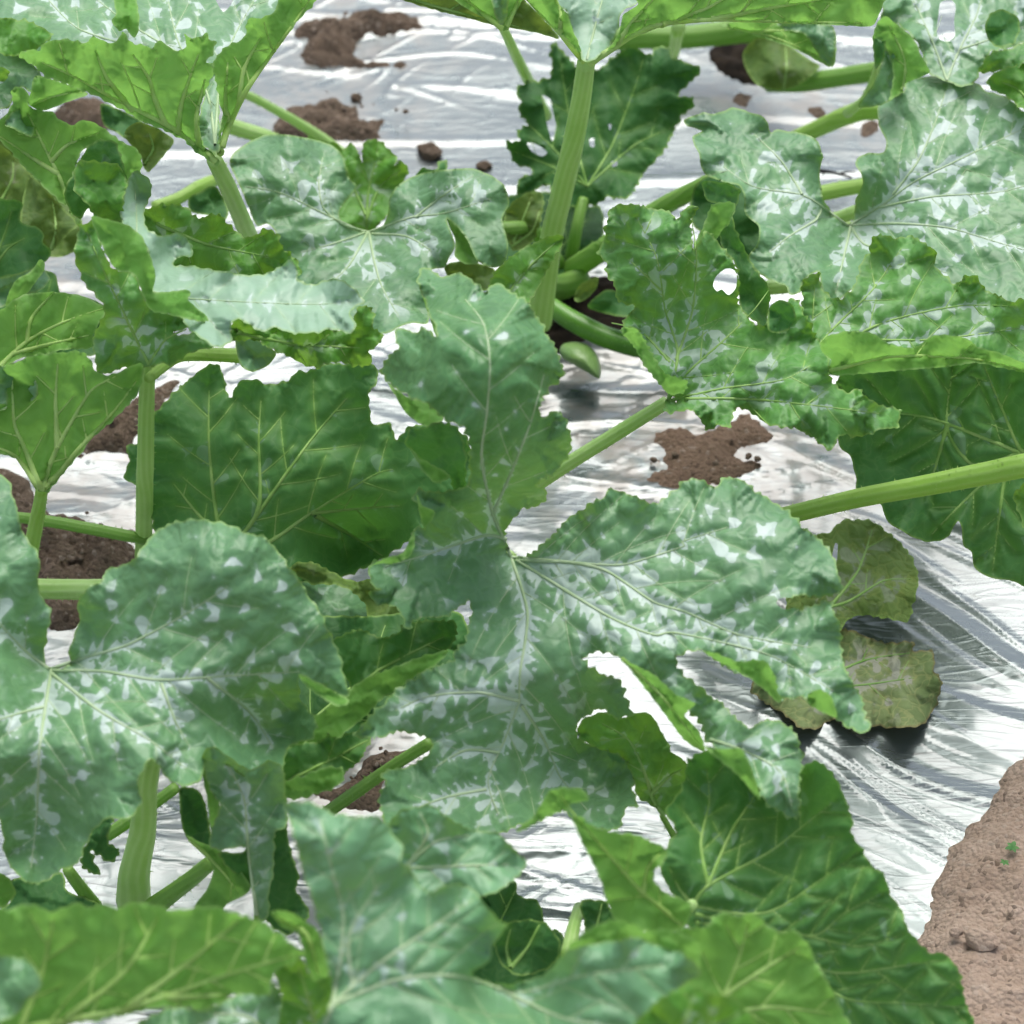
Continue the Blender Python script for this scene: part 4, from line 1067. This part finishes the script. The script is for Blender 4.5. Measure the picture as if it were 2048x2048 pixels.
L3c = blade(pt, 'leaf', 'green', '1: -100 300 0 320 50 350 20 390 -100 400', 0.44, 0, -0.2, teeth=4.1)
L5 = blade(pt, 'leaf', 'under', '1: 55 430 100 418 135 450 140 520 240 540 300 580 360 602 400 580 480 610 540 650 600 690 660 720 682 770 670 850 610 872 560 800 550 700 480 690 400 730 370 800 350 880 315 930 315 995 180 872 60 742 0 682 -100 640 -100 560 0 580 60 500', 0.39, 0, -0.3, teeth=4.1, wave=1.4, vr=1.3, veins='1: 330 980 280 840 210 700 130 540|1: 250 780 330 700 480 640|1: 280 840 120 740 0 660', label='bright leaf with a pale notched rim at the left')
blade(pt, 'curled_lobe', 'silver', '1: 20 600 60 540 130 520 165 600 150 660 60 620', 0.405, 0, -0.2, teeth=2, parent=L5)
LX = blade(pt, 'leaf', 'olive', '1: 600 650 660 590 760 620 840 680 800 740 720 830 690 800 680 760', 0.30, 0, -0.3, teeth=1.5, veins='1: 700 800 740 720 720 640')
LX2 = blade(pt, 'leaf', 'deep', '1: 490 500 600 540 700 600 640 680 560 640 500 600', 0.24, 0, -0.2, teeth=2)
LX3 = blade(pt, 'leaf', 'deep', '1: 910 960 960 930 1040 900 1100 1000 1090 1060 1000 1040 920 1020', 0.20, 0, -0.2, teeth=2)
petiole(LX, pt, '1: 1180 455 0.13 1220 470 0.12 1400 570 0.09 1560 670 0.06 1720 790 0.03', 17, 21, 'stem')
petiole(LX2, pt, '1: 1080 600 0.12 1160 625 0.11 1290 665 0.10 1450 740 0.06', 30, 32, 'stem')
petiole(LX3, pt, '1: 740 1000 0.1 860 960 0.1 960 900 0.1 1040 870 0.08', 22, 24, 'stemy')
Mx = blade(pt, 'leaf', 'silver', '1: 1108 785 1150 720 1270 655 1380 650 1500 670 1600 700 1660 760 1680 850 1722 900 1690 950 1650 1000 1640 1050 1690 1100 1772 1118;'
           '2: 340 1090 370 1020 370 965 410 900 470 860 560 830 700 815 780 815 870 850 930 900 952 980 920 1060 947 1180 930 1270 880 1292 800 1262 770 1200 730 1130 680 1075 650 1062 690 1180 660 1250 640 1290 590 1300 530 1320 560 1460 560 1560 480 1560 420 1580 360 1610 250 1600 100 1450 -80 1350;'
           '1: 1400 1330 1330 1200 1330 1120 1290 1080 1240 1090 1200 1000 1150 880', 0.225, 0.02, -0.10, teeth=1.2, tooth_gap=40, wave=1.3, quilt=0.004,
           veins='1: 1772 1120 1650 1080 1560 1000 1540 880 1560 760|1: 1760 1125 1560 1030 1350 930 1180 900|1: 1760 1125 1600 1180 1450 1220|2: 275 1120 300 1260 340 1390 420 1530|2: 280 1120 480 1050 640 1030 860 960|2: 290 1130 450 1140 560 1200 620 1260|2: 270 1120 180 1280 60 1400|2: 500 1050 640 940 780 850',
           bumps=((2, 265, 1115, -0.03, 60), (1, 1400, 750, 0.02, 100), (2, 800, 950, 0.02, 90)), label='rounded grey-green leaf with silver net veins')
blade(pt, 'folded_edge', 'under', '2: 650 1058 690 1085 735 1130 805 1262 740 1275 690 1235 692 1160', 0.23, 0, -0.2, teeth=1, parent=Mx)
M2 = blade(pt, 'leaf', 'green', '2: -20 660 60 680 120 690 150 725 190 690 222 740 245 790 245 690 300 668 350 690 370 720 412 760 400 800 430 778 468 820 440 870 420 960 330 1080 270 1140 180 1130 60 1000 0 800', 0.175, 0, -0.3, teeth=4.1, tooth_gap=15, veins='2: 265 1120 270 950 300 800 320 700|2: 265 1060 330 900 430 820|2: 260 1040 190 880 150 760', label='small lobed green leaf in the sinus of the rounded grey leaf')
M3 = blade(pt, 'leaf', 'dark', '2: 500 850 540 810 600 820 610 780 655 780 650 830 700 860 560 900', 0.16, 0, -0.2, teeth=4.1)

# ===== plant right of the centre: tall petiole, fruit, mottled frilled leaf
pm = plant(at('2: 1230 1400'), 'zucchini plant behind the centre with the tall pale petiole and a young green fruit')
U = blade(pm, 'leaf', 'pale', '2: 1150 -90 1600 -90 1570 20 1500 60 1480 140 1440 220 1400 262 1330 300 1300 262 1282 200 1252 130 1232 60 1180 10', 0.475, 0, -0.15, teeth=4.1, wave=1.0, veins='2: 1330 290 1350 200 1380 80 1420 -60', label='silvery inside of the folded leaf on the tall petiole')
petiole(U, pm, '2: 1325 300 0.44 1300 480 0.385 1260 700 0.32 1200 960 0.25 1150 1180 0.19 1095 1560 0.07', 36, 50, 'stem', ribs=11, amp=0.03)
U4 = blade(pm, 'leaf', 'under', '2: 980 -90 1150 -90 1185 10 1235 70 1255 135 1285 205 1305 270 1210 175 1110 80 1040 5', 0.50, 0, -0.4, teeth=2, vr=1.5, wave=.8, veins='2: 1315 300 1200 165 1110 75 1030 -10|2: 1200 165 1200 60 1150 -60', label='left backlit half of the folded leaf')
U5 = blade(pm, 'leaf', 'under', '2: 1600 -90 1575 20 1505 70 1485 150 1440 228 1400 275 1450 240 1545 175 1700 122;3: 300 90 500 100 700 105 900 115 1100 125 1200 122 1250 20 1260 -90', 0.49, 0.0, -0.4, teeth=2, vr=1.5, wave=.8,
           veins='2: 1340 310 1450 235 1560 165 1700 115 1932 95;3: 600 100 900 108 1150 110|3: 180 120 400 40 560 -60|3: 420 92 700 40 950 0|2: 1460 225 1560 90 1680 -40', label='right backlit half of the folded leaf')
U1 = blade(pm, 'leaf', 'olive', '2: 380 -90 420 -10 600 50 760 90 890 125 1000 142 1100 162 1195 185 1110 85 1030 0 980 -90', 0.43, 0, -0.4, teeth=1.5, wave=.6, veins='2: 440 -20 700 60 1000 130')
U2 = blade(pm, 'leaf', 'under', '2: 640 -90 690 0 780 60 890 115 925 150 945 130 1000 30 1030 -90', 0.455, 0, -0.4, teeth=1.5, vr=1.5, wave=.6, veins='2: 920 140 820 60 720 -20|2: 935 135 980 40 1010 -50')
blade(pm, 'curled_lobe', 'silver', '2: 862 -60 945 -60 945 60 925 118 900 112 880 60', 0.475, 0, -0.3, teeth=1.5, parent=U2)
petiole(U2, pm, '2: 905 110 0.42 935 160 0.38 990 280 0.25 1050 400 0.135 1130 560 0.06', 17, 24, 'stem')
N = blade(pm, 'leaf', 'deep', '2: 1170 200 1150 260 1160 300 1140 375 1085 385 1060 385 1010 415 988 450 1010 490 1000 545 1045 600 990 640 1000 680 935 682 960 740 970 790 1030 808 1062 830 1000 870 988 945 1080 920 1140 895 1200 1000 1290 1000 1370 995 1420 960 1510 960 1580 890 1600 850 1640 790 1700 720 1750 640 1790 560 1832 530 1842 480 1770 460 1830 400 1875 340 1800 300 1740 280 1720 228 1650 240 1640 270 1530 228 1440 280 1400 330 1300 330 1220 250',
          0.14, 0, -0.30, teeth=6.8, tooth_gap=18, wave=1.8, quilt=0.004, veins='2: 1330 900 1450 700 1560 420 1600 280|2: 1330 900 1560 700 1780 600|2: 1330 900 1250 600 1200 300|2: 1330 900 1150 700 1000 560|2: 1330 900 1150 800 970 730', vr=.7,
          holes=('2: 1110 460 1150 480 1165 545 1180 620 1160 680 1135 600 1120 520', '2: 1040 690 1090 700 1135 735 1110 755 1060 730', '2: 1340 672 1362 668 1364 710 1342 706', '2: 1445 780 1475 778 1472 802 1448 804', '2: 1430 598 1448 600 1440 630'), label='jagged dark leaf with small holes behind the tall petiole')
Y = blade(pm, 'leaf', 'green', '2: 1217 1140 1200 1190 1180 1222 1120 1330 1060 1450 1010 1480 930 1440 860 1400 880 1320 920 1280 980 1230 1020 1200 1060 1182 1140 1142 1180 1130', 0.31, 0, -0.25, teeth=5.4, tooth_gap=14, veins='2: 940 1430 1040 1300 1190 1160')
YB = blade(pm, 'leaf', 'olive', '2: 640 1290 720 1260 800 1270 880 1300 900 1350 860 1400 700 1400', 0.17, 0, -0.2, teeth=2)
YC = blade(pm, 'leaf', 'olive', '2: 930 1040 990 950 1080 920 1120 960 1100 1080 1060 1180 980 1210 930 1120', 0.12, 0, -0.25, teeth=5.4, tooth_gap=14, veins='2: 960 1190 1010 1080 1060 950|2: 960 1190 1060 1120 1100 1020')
YD = blade(pm, 'leaf', 'deep', '2: 900 1000 1000 935 1180 930 1290 990 1400 1010 1400 1180 1330 1290 1150 1400 1000 1350 900 1250', 0.05, 0, -0.1, teeth=4, veins='2: 1100 1360 1080 1180 1040 1000|2: 1100 1360 1220 1180 1330 1060')  # filler leaf, added in dark green to darken the crown
petiole(YC, pm, '2: 900 1110 0.12 980 1100 0.12 1080 1120 0.1 1230 1330 0.03', 26, 30, 'stemd')
petiole(YB, pm, '2: 1310 960 0.10 1275 1120 0.08 1240 1330 0.02', 20, 30, 'stemd')
Q = blade(pm, 'leaf', 'mottle', '2: 1445 1005 1430 1070 1408 1100 1420 1150 1378 1220 1420 1270 1410 1310 1460 1380 1480 1450 1565 1480 1520 1520 1500 1560 1530 1620 1592 1680 1580 1720 1640 1790 1700 1870;'
          '6: 200 370 255 435 205 425 205 492 270 480 330 470 370 520 402 572 450 545 512 558 522 490 560 460 630 500 700 540 760 560 830 560 900 600 1000 662 1040 590 1130 600 1240 570 1322 560 1332 470 1250 450 1160 400 1130 370 1080 390 1000 330 990 220 950 150 900 60;'
          '3: 860 1500 830 1440 720 1480 690 1560 640 1560 560 1480 545 1300 470 1190 400 1120 340 1200 320 1080 350 1000 300 1010 252 1062 230 1030 170 1010 110 1000 40 990',
          0.335, 0.02, -0.20, teeth=6.8, tooth_gap=17, wave=1.7, quilt=0.005, ruf=0.010,
          veins='6: 210 430 300 300 480 140 620 0;3: 700 1400|6: 210 430 260 200;3: 200 1500 160 1250 60 1050|6: 210 430 480 370 760 330 900 260|6: 300 420 600 420 900 450 1230 490|3: 250 1740 330 1500 350 1250 330 1080|3: 220 1750 80 1600 -60 1560|3: 180 1400 20 1250', bumps=((3, 200, 1100, 0.03, 120), (6, 900, 450, 0.03, 120)),
          holes=('3: 430 1380 445 1335 490 1298 530 1302 546 1340 538 1395 505 1425 472 1398 450 1408',), label='light green mottled leaf with a frilled rim')
petiole(Q, pm, '5: 1715 435 0.275 1500 570 0.25 1250 725 0.22 1060 850 0.19 940 960 0.16', 26, 32, 'stem')
blade(pm, 'curled_lobe', 'dark', '3: 380 880 490 880 560 925 530 1050 570 1180 640 1310 705 1400 700 1500 680 1590 640 1560 560 1480 545 1300 475 1190 455 1100 480 1000 400 960', 0.345, 0, -0.3, teeth=4.1, parent=Q, wave=2)
blade(pm, 'curled_lobe', 'under', '3: 430 985 535 980 505 1080 460 1130 430 1240 385 1370 340 1300 328 1200 390 1080', 0.365, 0, -0.3, teeth=4.1, parent=Q)
blade(pm, 'curled_lobe', 'dark', '3: 700 1490 750 1450 810 1470 832 1540 800 1590 740 1610 695 1590', 0.355, 0, -0.2, teeth=1, parent=Q)
blade(pm, 'curled_lobe', 'under', '3: -20 1590 60 1590 110 1660 190 1790 300 1840 290 1900 220 1900 120 1800 60 1700', 0.355, 0, -0.4, teeth=5.4, parent=Q, tooth_gap=15)
QF = blade(pm, 'leaf', 'deep', '3: 330 930 400 850 560 880 620 1000 670 1130 620 1260 530 1255 430 1160 330 1080', 0.20, 0, -0.2, teeth=3, veins='3: 520 1230 500 1080 480 920')
R = blade(pm, 'leaf', 'mottle', '3: 860 1420 870 1350 940 1310 960 1400 1040 1450 1100 1400 1130 1330 1150 1262 1190 1222 1200 1150 1260 1140 1330 1152 1400 1138 1460 1180 1512 1220 1500 1280 1560 1340 1600 1372 1650 1328 1700 1340 1740 1400 1820 1430 1870 1462 1932 1440 2050 1450 2050 1800 1932 1790 1700 1740 1300 1780 1000 1800 800 1900 700 1800 700 1600 830 1540', 0.325, 0, -0.16, teeth=6.8, tooth_gap=18, wave=1.6, quilt=0.004, ruf=0.009,
          veins='3: 800 1850 1000 1600 1200 1400 1340 1200|3: 800 1850 1200 1580 1600 1480 1900 1480|3: 800 1850 900 1600 920 1380|3: 1100 1640 1500 1640 1932 1580', label='green mottled frilled leaf at the right edge')
blade(pm, 'folded_edge', 'under', '3: 955 1645 1000 1620 1080 1600 1200 1610 1280 1660 1400 1680 1500 1620 1640 1630 1720 1680 1800 1700 1900 1740 2050 1800 2050 1830 1932 1800 1800 1772 1700 1752 1560 1772 1300 1792 1000 1812 1000 1740 950 1690', 0.365, 0, -0.4, teeth=2.5, parent=R, wave=.8, veins='3: 1000 1790 1300 1720 1700 1735 1980 1800', vr=1.0)
petiole(R, pm, '3: 420 880 0.21 300 940 0.18 150 1020 0.15; 2: 1440 1180 0.12 1230 1320 0.03', 34, 46, 'stemd')
Ys = blade(pm, 'leaf', 'olive', '2: 1265 1440 1290 1380 1340 1350 1382 1338 1375 1390 1330 1440 1290 1460', 0.09, 0, -0.3, teeth=1)
Yt = blade(pm, 'leaf', 'dark', '2: 1330 1480 1420 1400 1500 1420 1570 1480 1540 1530 1440 1520', 0.07, 0, -0.2, teeth=1)
# planting hole, crown, fruit
def lump(parent_plant, name, outline, z0, gx, gy, mat, dome, parent=None):
    """rounded solid: domed front over a traced outline, closed behind"""
    c = spline(P(outline), 5.0, True)
    cen = c.mean(0)
    V, F = [], []
    rings = 9
    n = len(c)
    for side in (1, -1):
        for r in range(rings):
            a = r / (rings - 1) * math.pi / 2
            k, h = math.cos(a) * 0.999 + 0.001, math.sin(a)
            pp = cen + (c - cen) * k
            z = z0 + gx * (pp[:, 0] - cen[0]) / 1000 + gy * (pp[:, 1] - cen[1]) / 1000
            w = world_pt(pp[:, 0], pp[:, 1], z)
            dirv = CAM - w
            dirv /= np.linalg.norm(dirv, axis=1)[:, None]
            V.append(w + dirv * (side * dome * h))
    for s in range(2):
        for r in range(rings - 1):
            b = (s * rings + r) * n
            for i in range(n):
                j = (i + 1) % n
                f = [b + i, b + j, b + n + j, b + n + i]
                F.append(f if s == 0 else f[::-1])
    return link(name, np.vstack(V), F, M[mat], parent or parent_plant, off=np.array(parent_plant.location))


petiole(pm, pm, '2: 1090 1430 0.055 1150 1478 0.052 1250 1545 0.05 1400 1622 0.046 1520 1660 0.044 1600 1675 0.042 1700 1670 0.04 1790 1640 0.04', 36, 52, 'fruit', 'fruit', ribs=5, amp=0.02)
lump(pm, 'fruit', '2: 1195 1690 1215 1660 1270 1650 1330 1665 1375 1710 1395 1770 1388 1830 1330 1800 1260 1760 1210 1730', 0.03, 0, -0.2, 'fruitpale', 0.022)
petiole(pm, pm, '2: 1080 1420 0.0 1150 1400 0.03 1250 1370 0.05 1330 1330 0.06', 60, 40, 'stemd', 'crown_stem')
h1 = soil('planting_hole_shade', '2: 1090 1470 1150 1420 1300 1330 1450 1320 1570 1430 1640 1520 1560 1600 1400 1590 1300 1620 1200 1680 1130 1660 1090 1590', 0.006, 'black', seed=61, rough=0.7)  # crown shadow laid on as a black patch
tag(h1, 'black patch for the shadow in the planting hole below the tall pale petiole', 'soil', kind='stuff')

# ===== top right plant
pr_ = plant(at('3: 620 360'), 'zucchini plant at the top right with a big silvery leaf and a dark planting hole')
h2 = soil('planting_hole_shade', '3: 410 230 470 190 560 180 700 200 720 330 650 400 580 395 500 360 440 310', 0.006, 'black', seed=62, rough=0.7)  # patch on the film; the hole's inner shade is in its black colour
tag(h2, 'black patch for the shade of the planting hole in the film at the top right', 'soil', kind='stuff')
Cc = blade(pr_, 'leaf', 'silver', '3: 1015 1040 960 950 945 830 960 760 940 690 890 650 830 640 740 625 710 640 680 570 600 540 530 520 440 550 380 545 288 580 310 610 380 632 330 660 360 740 370 790 390 840 480 880 560 900 580 960 590 1040 650 1090 650 1140 640 1190 598 1240 640 1310 720 1360 780 1380 800 1422 850 1410 870 1352 940 1312 952 1380 980 1452 1040 1450 1100 1400 1140 1450 1400 1500 1700 1520 1932 1540 2060 1540 2060 600 1932 540 1850 470 1750 440 1700 400 1600 390 1500 370 1370 385 1350 440 1280 480 1228 510 1230 600 1265 680 1255 735 1180 740 1130 760 1120 800 1150 850 1150 900 1120 960 1110 1050 1085 1082',
           0.275, 0.01, -0.08, teeth=2.5, tooth_gap=34, wave=1.4, quilt=0.004,
           veins='3: 1090 1090 1250 990 1400 880 1600 780 1932 620|3: 1100 1090 1300 1080 1560 1100 1800 1170 1980 1220|3: 1080 1090 960 1000 850 940 620 900 450 780|3: 950 1010 930 1060 800 1140 700 1220|3: 1240 1000 1500 950 1800 930 2000 880|3: 1300 940 1420 780 1500 600 1560 420|3: 1100 1100 1160 1180 1300 1220 1560 1320|3: 1095 1095 1060 1250 1020 1420|3: 860 940 760 780 620 640',
           bumps=((3, 1090, 1080, -0.04, 80), (3, 1600, 600, 0.02, 130)), label='big smooth silvery leaf at the right')
petiole(Cc, pr_, '3: 1092 1096 0.205 1000 1130 0.18 900 1200 0.1', 22, 30, 'stem')
petiole(Cc, pr_, '3: 900 945 0.12 1050 915 0.12 1200 890 0.12', 30, 30, 'stemy', 'side_stem')
petiole(Cc, pr_, '3: 960 1075 0.14 1060 1045 0.15 1180 1000 0.16', 26, 26, 'stem', 'side_stem')
petiole(Cc, pr_, '3: 560 1400 0.17 700 1390 0.17 850 1380 0.17', 28, 28, 'stem', 'side_stem')
Vv = blade(pr_, 'leaf', 'under', '3: 1215 130 1235 95 1265 78 1330 128 1400 188 1432 260 1472 350 1362 402 1332 452 1282 482 1300 380 1290 280 1245 200 1205 180', 0.345, 0, -0.3, teeth=2.5, wave=1, veins='3: 1340 440 1360 300 1280 120')
blade(pr_, 'curled_lobe', 'silver', '3: 1215 180 1260 215 1310 230 1340 300 1335 400 1290 480 1230 510 1130 515 1195 420 1235 330 1250 240', 0.33, 0, -0.3, teeth=1.5, parent=Vv)
blade(pr_, 'curled_lobe', 'dark', '3: 1200 170 1225 160 1262 200 1255 280 1215 330 1205 250', 0.35, 0, -0.3, teeth=2, parent=Vv)
petiole(Vv, pr_, '3: 1235 250 0.30 1205 380 0.24 1160 480 0.2 1080 545 0.16', 8, 20, 'stem')
petiole(Cc, pr_, '3: 830 670 0.06 960 610 0.10 1060 565 0.13 1150 535 0.15 1290 530 0.17', 32, 40, 'stemy', 'side_stem')
Xx = blade(pr_, 'leaf', 'silver', '3: 1240 -90 1250 40 1245 100 1330 120 1400 180 1440 250 1470 350 1540 385 1640 420 1700 395 1722 340 1770 255 1850 240 1932 205 2060 150 2060 -90', 0.33, 0, -0.12, teeth=4.7, wave=1.6, veins='3: 1560 390 1620 240 1700 80 1740 -60|3: 1560 390 1480 180 1380 -40|3: 1620 240 1800 180 2000 100', holes=('3: 1520 60 1530 10 1580 0 1602 30 1595 100 1598 170 1570 200 1525 192 1510 150',))
blade(pr_, 'curled_lobe', 'dark', '3: 1740 150 1770 70 1830 45 1900 80 1912 150 1880 210 1800 225', 0.36, 0, -0.2, teeth=4.1, parent=Xx)
X2 = blade(pr_, 'leaf', 'mottle', '3: 1712 350 1770 255 1850 240 1932 205 2060 180 2060 330 1932 300 1900 335 1860 345 1800 345', 0.335, 0, -0.2, teeth=5.4)
X3 = blade(pr_, 'leaf', 'green', '3: 1750 390 1800 350 1880 320 1932 300 2060 290 2060 560 1932 530 1860 470 1790 440', 0.325, 0, -0.2, teeth=5.4, veins='3: 2000 540 1900 430 1800 390')
U6 = blade(pr_, 'leaf', 'under', '3: 470 122 600 105 800 105 1000 125 1025 220 1010 322 930 292 860 252 760 212 640 172', 0.30, 0, -0.35, teeth=1.5, wave=.8, veins='3: 500 130 720 180 980 290|3: 620 150 820 150 1000 170')
blade(pr_, 'curled_lobe', 'silver', '3: 740 108 900 112 1010 130 1022 220 1005 318 950 280 900 200 860 160 780 145', 0.31, 0, -0.35, teeth=2, parent=U6)
petiole(pr_, pr_, '3: -60 190 0.05 100 180 0.05 300 180 0.05 560 150 0.06 720 125 0.08 900 100 0.1', 44, 50, 'stemd', 'side_stem')
petiole(pr_, pr_, '3: 265 120 0.22 250 200 0.17 235 285 0.11', 28, 20, 'stem', 'side_stem')
CB = blade(pr_, 'leaf', 'olive', '3: 640 185 760 200 900 290 945 325 850 405 760 436 650 415 590 335 575 255', 0.085, 0, -0.3, teeth=0, wave=1.5, veins='3: 770 430 785 330 780 220', bumps=((3, 760, 330, 0.02, 50),))
petiole(pr_, pr_, '3: 700 400 0.04 840 400 0.06 1000 380 0.09 1230 345 0.13', 36, 38, 'stemd', 'side_stem')

# ===== right plant
pe = plant((0.75, 1.75, 0.0), 'zucchini plant at the right edge with large dark hanging leaves')
E = blade(pe, 'leaf', 'dark', '6: 1030 330 1110 280 1380 240 1600 200 1800 200 2060 230 2060 1290 1932 1322 1880 1300 1760 1280 1690 1230 1680 1160 1640 1130 1630 1040 1610 1010 1560 1090 1480 1110 1400 1090 1330 1050 1270 1010 1240 930 1130 900 1120 800 1090 690 1040 650 1030 500', 0.195, 0.0, -0.30, teeth=2.5, tooth_gap=30, wave=1.2, quilt=0.008,
          veins='6: 1980 700 1910 660 1830 480 1740 260|6: 1910 680 1690 740 1560 560 1590 260|6: 1980 720 1850 780 1810 1000 1780 1250|6: 1900 700 1700 860 1480 1080|6: 1560 540 1500 760 1440 900|6: 1960 700 1500 520 1200 480 1060 480', label='large dark hanging leaf with pale veins', vr=1.4)
petiole(E, pe, '6: 350 1150 0.03 520 1080 0.12 700 1010 0.185 780 985 0.20 1130 900 0.245 1500 830 0.27 1800 770 0.29 2060 720 0.3 2350 700 0.22 2600 800 0.03', 32, 52, 'stemy')
E2 = blade(pe, 'leaf', 'green', '6: 1878 880 1932 825 2060 780 2060 1080 1932 1030 1900 960', 0.27, 0, -0.2, teeth=5.4)
GF = blade(pl_, 'leaf', 'deep', '8: -160 0 300 -40 700 -60 760 150 600 260 400 380 240 520 60 560 -150 640 -220 400', 0.15, 0, -0.1, teeth=3, veins='8: -100 560 200 300 640 0')
G = blade(pl_, 'leaf', 'dark', '8: 60 110 220 30 330 70 420 40 440 0 560 -15 690 -15 702 50 660 130 560 175 440 225 350 300 250 330 200 370 180 280', 0.262, 0, -0.2, teeth=5.4, tooth_gap=16, veins='8: 180 350 330 220 640 60')
blade(pl_, 'folded_edge', 'under', '8: 662 130 600 190 480 270 350 355 250 450 110 560 0 605 -140 565 -150 520 -60 490 60 420 150 335 200 300 300 245 440 190 560 150', 0.268, 0, -0.3, teeth=4.1, parent=G)
G2l = blade(pl_, 'leaf', 'dark', '7: 1355 745 1385 610 1450 570 1560 560 1590 525 1620 550 1700 528 1805 540 1750 640 1670 710 1640 770 1500 800 1370 800', 0.235, 0, -0.2, teeth=6.8, tooth_gap=15, veins='7: 1370 770 1550 680 1780 560')
blade(pl_, 'folded_edge', 'under', '7: 1355 760 1450 740 1560 690 1660 700 1640 770 1500 832 1365 835', 0.245, 0, -0.3, teeth=5.4, parent=G2l)
G3 = blade(pl_, 'leaf', 'silver', '4: 1440 1310 1560 1300 1700 1340 1770 1400 1780 1510 1700 1530 1580 1520 1480 1400', 0.10, 0, -0.2, teeth=2)
G4 = blade(pl_, 'leaf', 'olive', '4: 1400 1230 1520 1210 1700 1300 1850 1290 2000 1330 2040 1400 1960 1500 1900 1560 1780 1500 1760 1400 1640 1320 1500 1310', 0.12, 0, -0.15, teeth=4.1)
petiole(G4, pl_, '8: 570 575 0.16 400 680 0.12 230 800 0.09 60 920 0.06', 24, 26, 'stemd')

# ===== loose old leaves on the film
o1 = blade(None, 'fallen_leaf', 'old', '6: 915 1080 1000 1060 1040 1020 1130 1000 1200 1008 1260 1050 1340 1120 1400 1200 1422 1280 1400 1400 1370 1492 1280 1480 1170 1462 1080 1492 1000 1560 800 1500 800 1200', 0.036, 0, -0.06, teeth=6, wave=2, veins='6: 900 1450 1080 1400 1250 1300 1390 1290|6: 1000 1420 1130 1250 1200 1050', holes=('6: 1020 1115 1032 1120 1028 1200 1012 1225 1004 1190',))
tag(o1, 'round olive leaf on the film at the right tip of the star leaf', 'leaf', 'old leaves on the film')
o2 = blade(None, 'fallen_leaf', 'wither', '9: 1000 40 1080 25 1250 90 1390 82 1400 132 1490 130 1502 230 1538 280 1500 400 1440 490 1300 500 1180 490 1100 480 1000 462 950 500 850 500 800 452 640 350 620 290 800 150', 0.014, 0, -0.02, teeth=5, wave=0.5, ruf=0.01, veins='9: 800 300 1100 300 1400 260|9: 900 300 1150 180 1380 140')
tag(o2, 'withered grey-brown leaf lying on the film below the round olive leaf', 'leaf', 'old leaves on the film')

# seedlings on the bare soil
def seedling(spot, label, seed, size):
    c = P(spot)[0]
    w = world_pt(c[0], c[1], 0.03)
    root = empty('weed_seedling', tuple(w))
    tag(root, label, 'seedling', 'weed seedlings on the bare soil')
    rg = random.Random(seed)
    n = rg.randint(4, 6)
    for k in range(n):
        a = 6.283 * k / n + rg.uniform(-0.4, 0.4)
        L = size * rg.uniform(0.7, 1.2)
        V, F = [], []
        for i in range(6):
            t = i / 5
            wd = L * 0.28 * math.sin(math.pi * min(1, t * 0.9 + 0.08))
            z = L * (0.45 * t - 0.35 * t * t) + 0.002
            cx, cy = math.cos(a) * L * t, math.sin(a) * L * t
            V += [(cx - math.sin(a) * wd, cy + math.cos(a) * wd, z + wd * 0.3), (cx, cy, z), (cx + math.sin(a) * wd, cy - math.cos(a) * wd, z + wd * 0.3)]
        for i in range(5):
            b = i * 3
            F += [[b, b + 1, b + 4, b + 3], [b + 1, b + 2, b + 5, b + 4]]
        link('leaf', V, F, M['dark'], root, dict(vd=[1] * 18, ed=[1] * 18, sil=[-4] * 18, wax_sheen=[1] * 18))
    return root


seedling('9: 1875 1090', 'small green weed seedling on the bare soil near the right edge', 5, 0.006)
seedling('9: 1835 1160', 'tiny pale weed seedling just below the larger one', 6, 0.004)
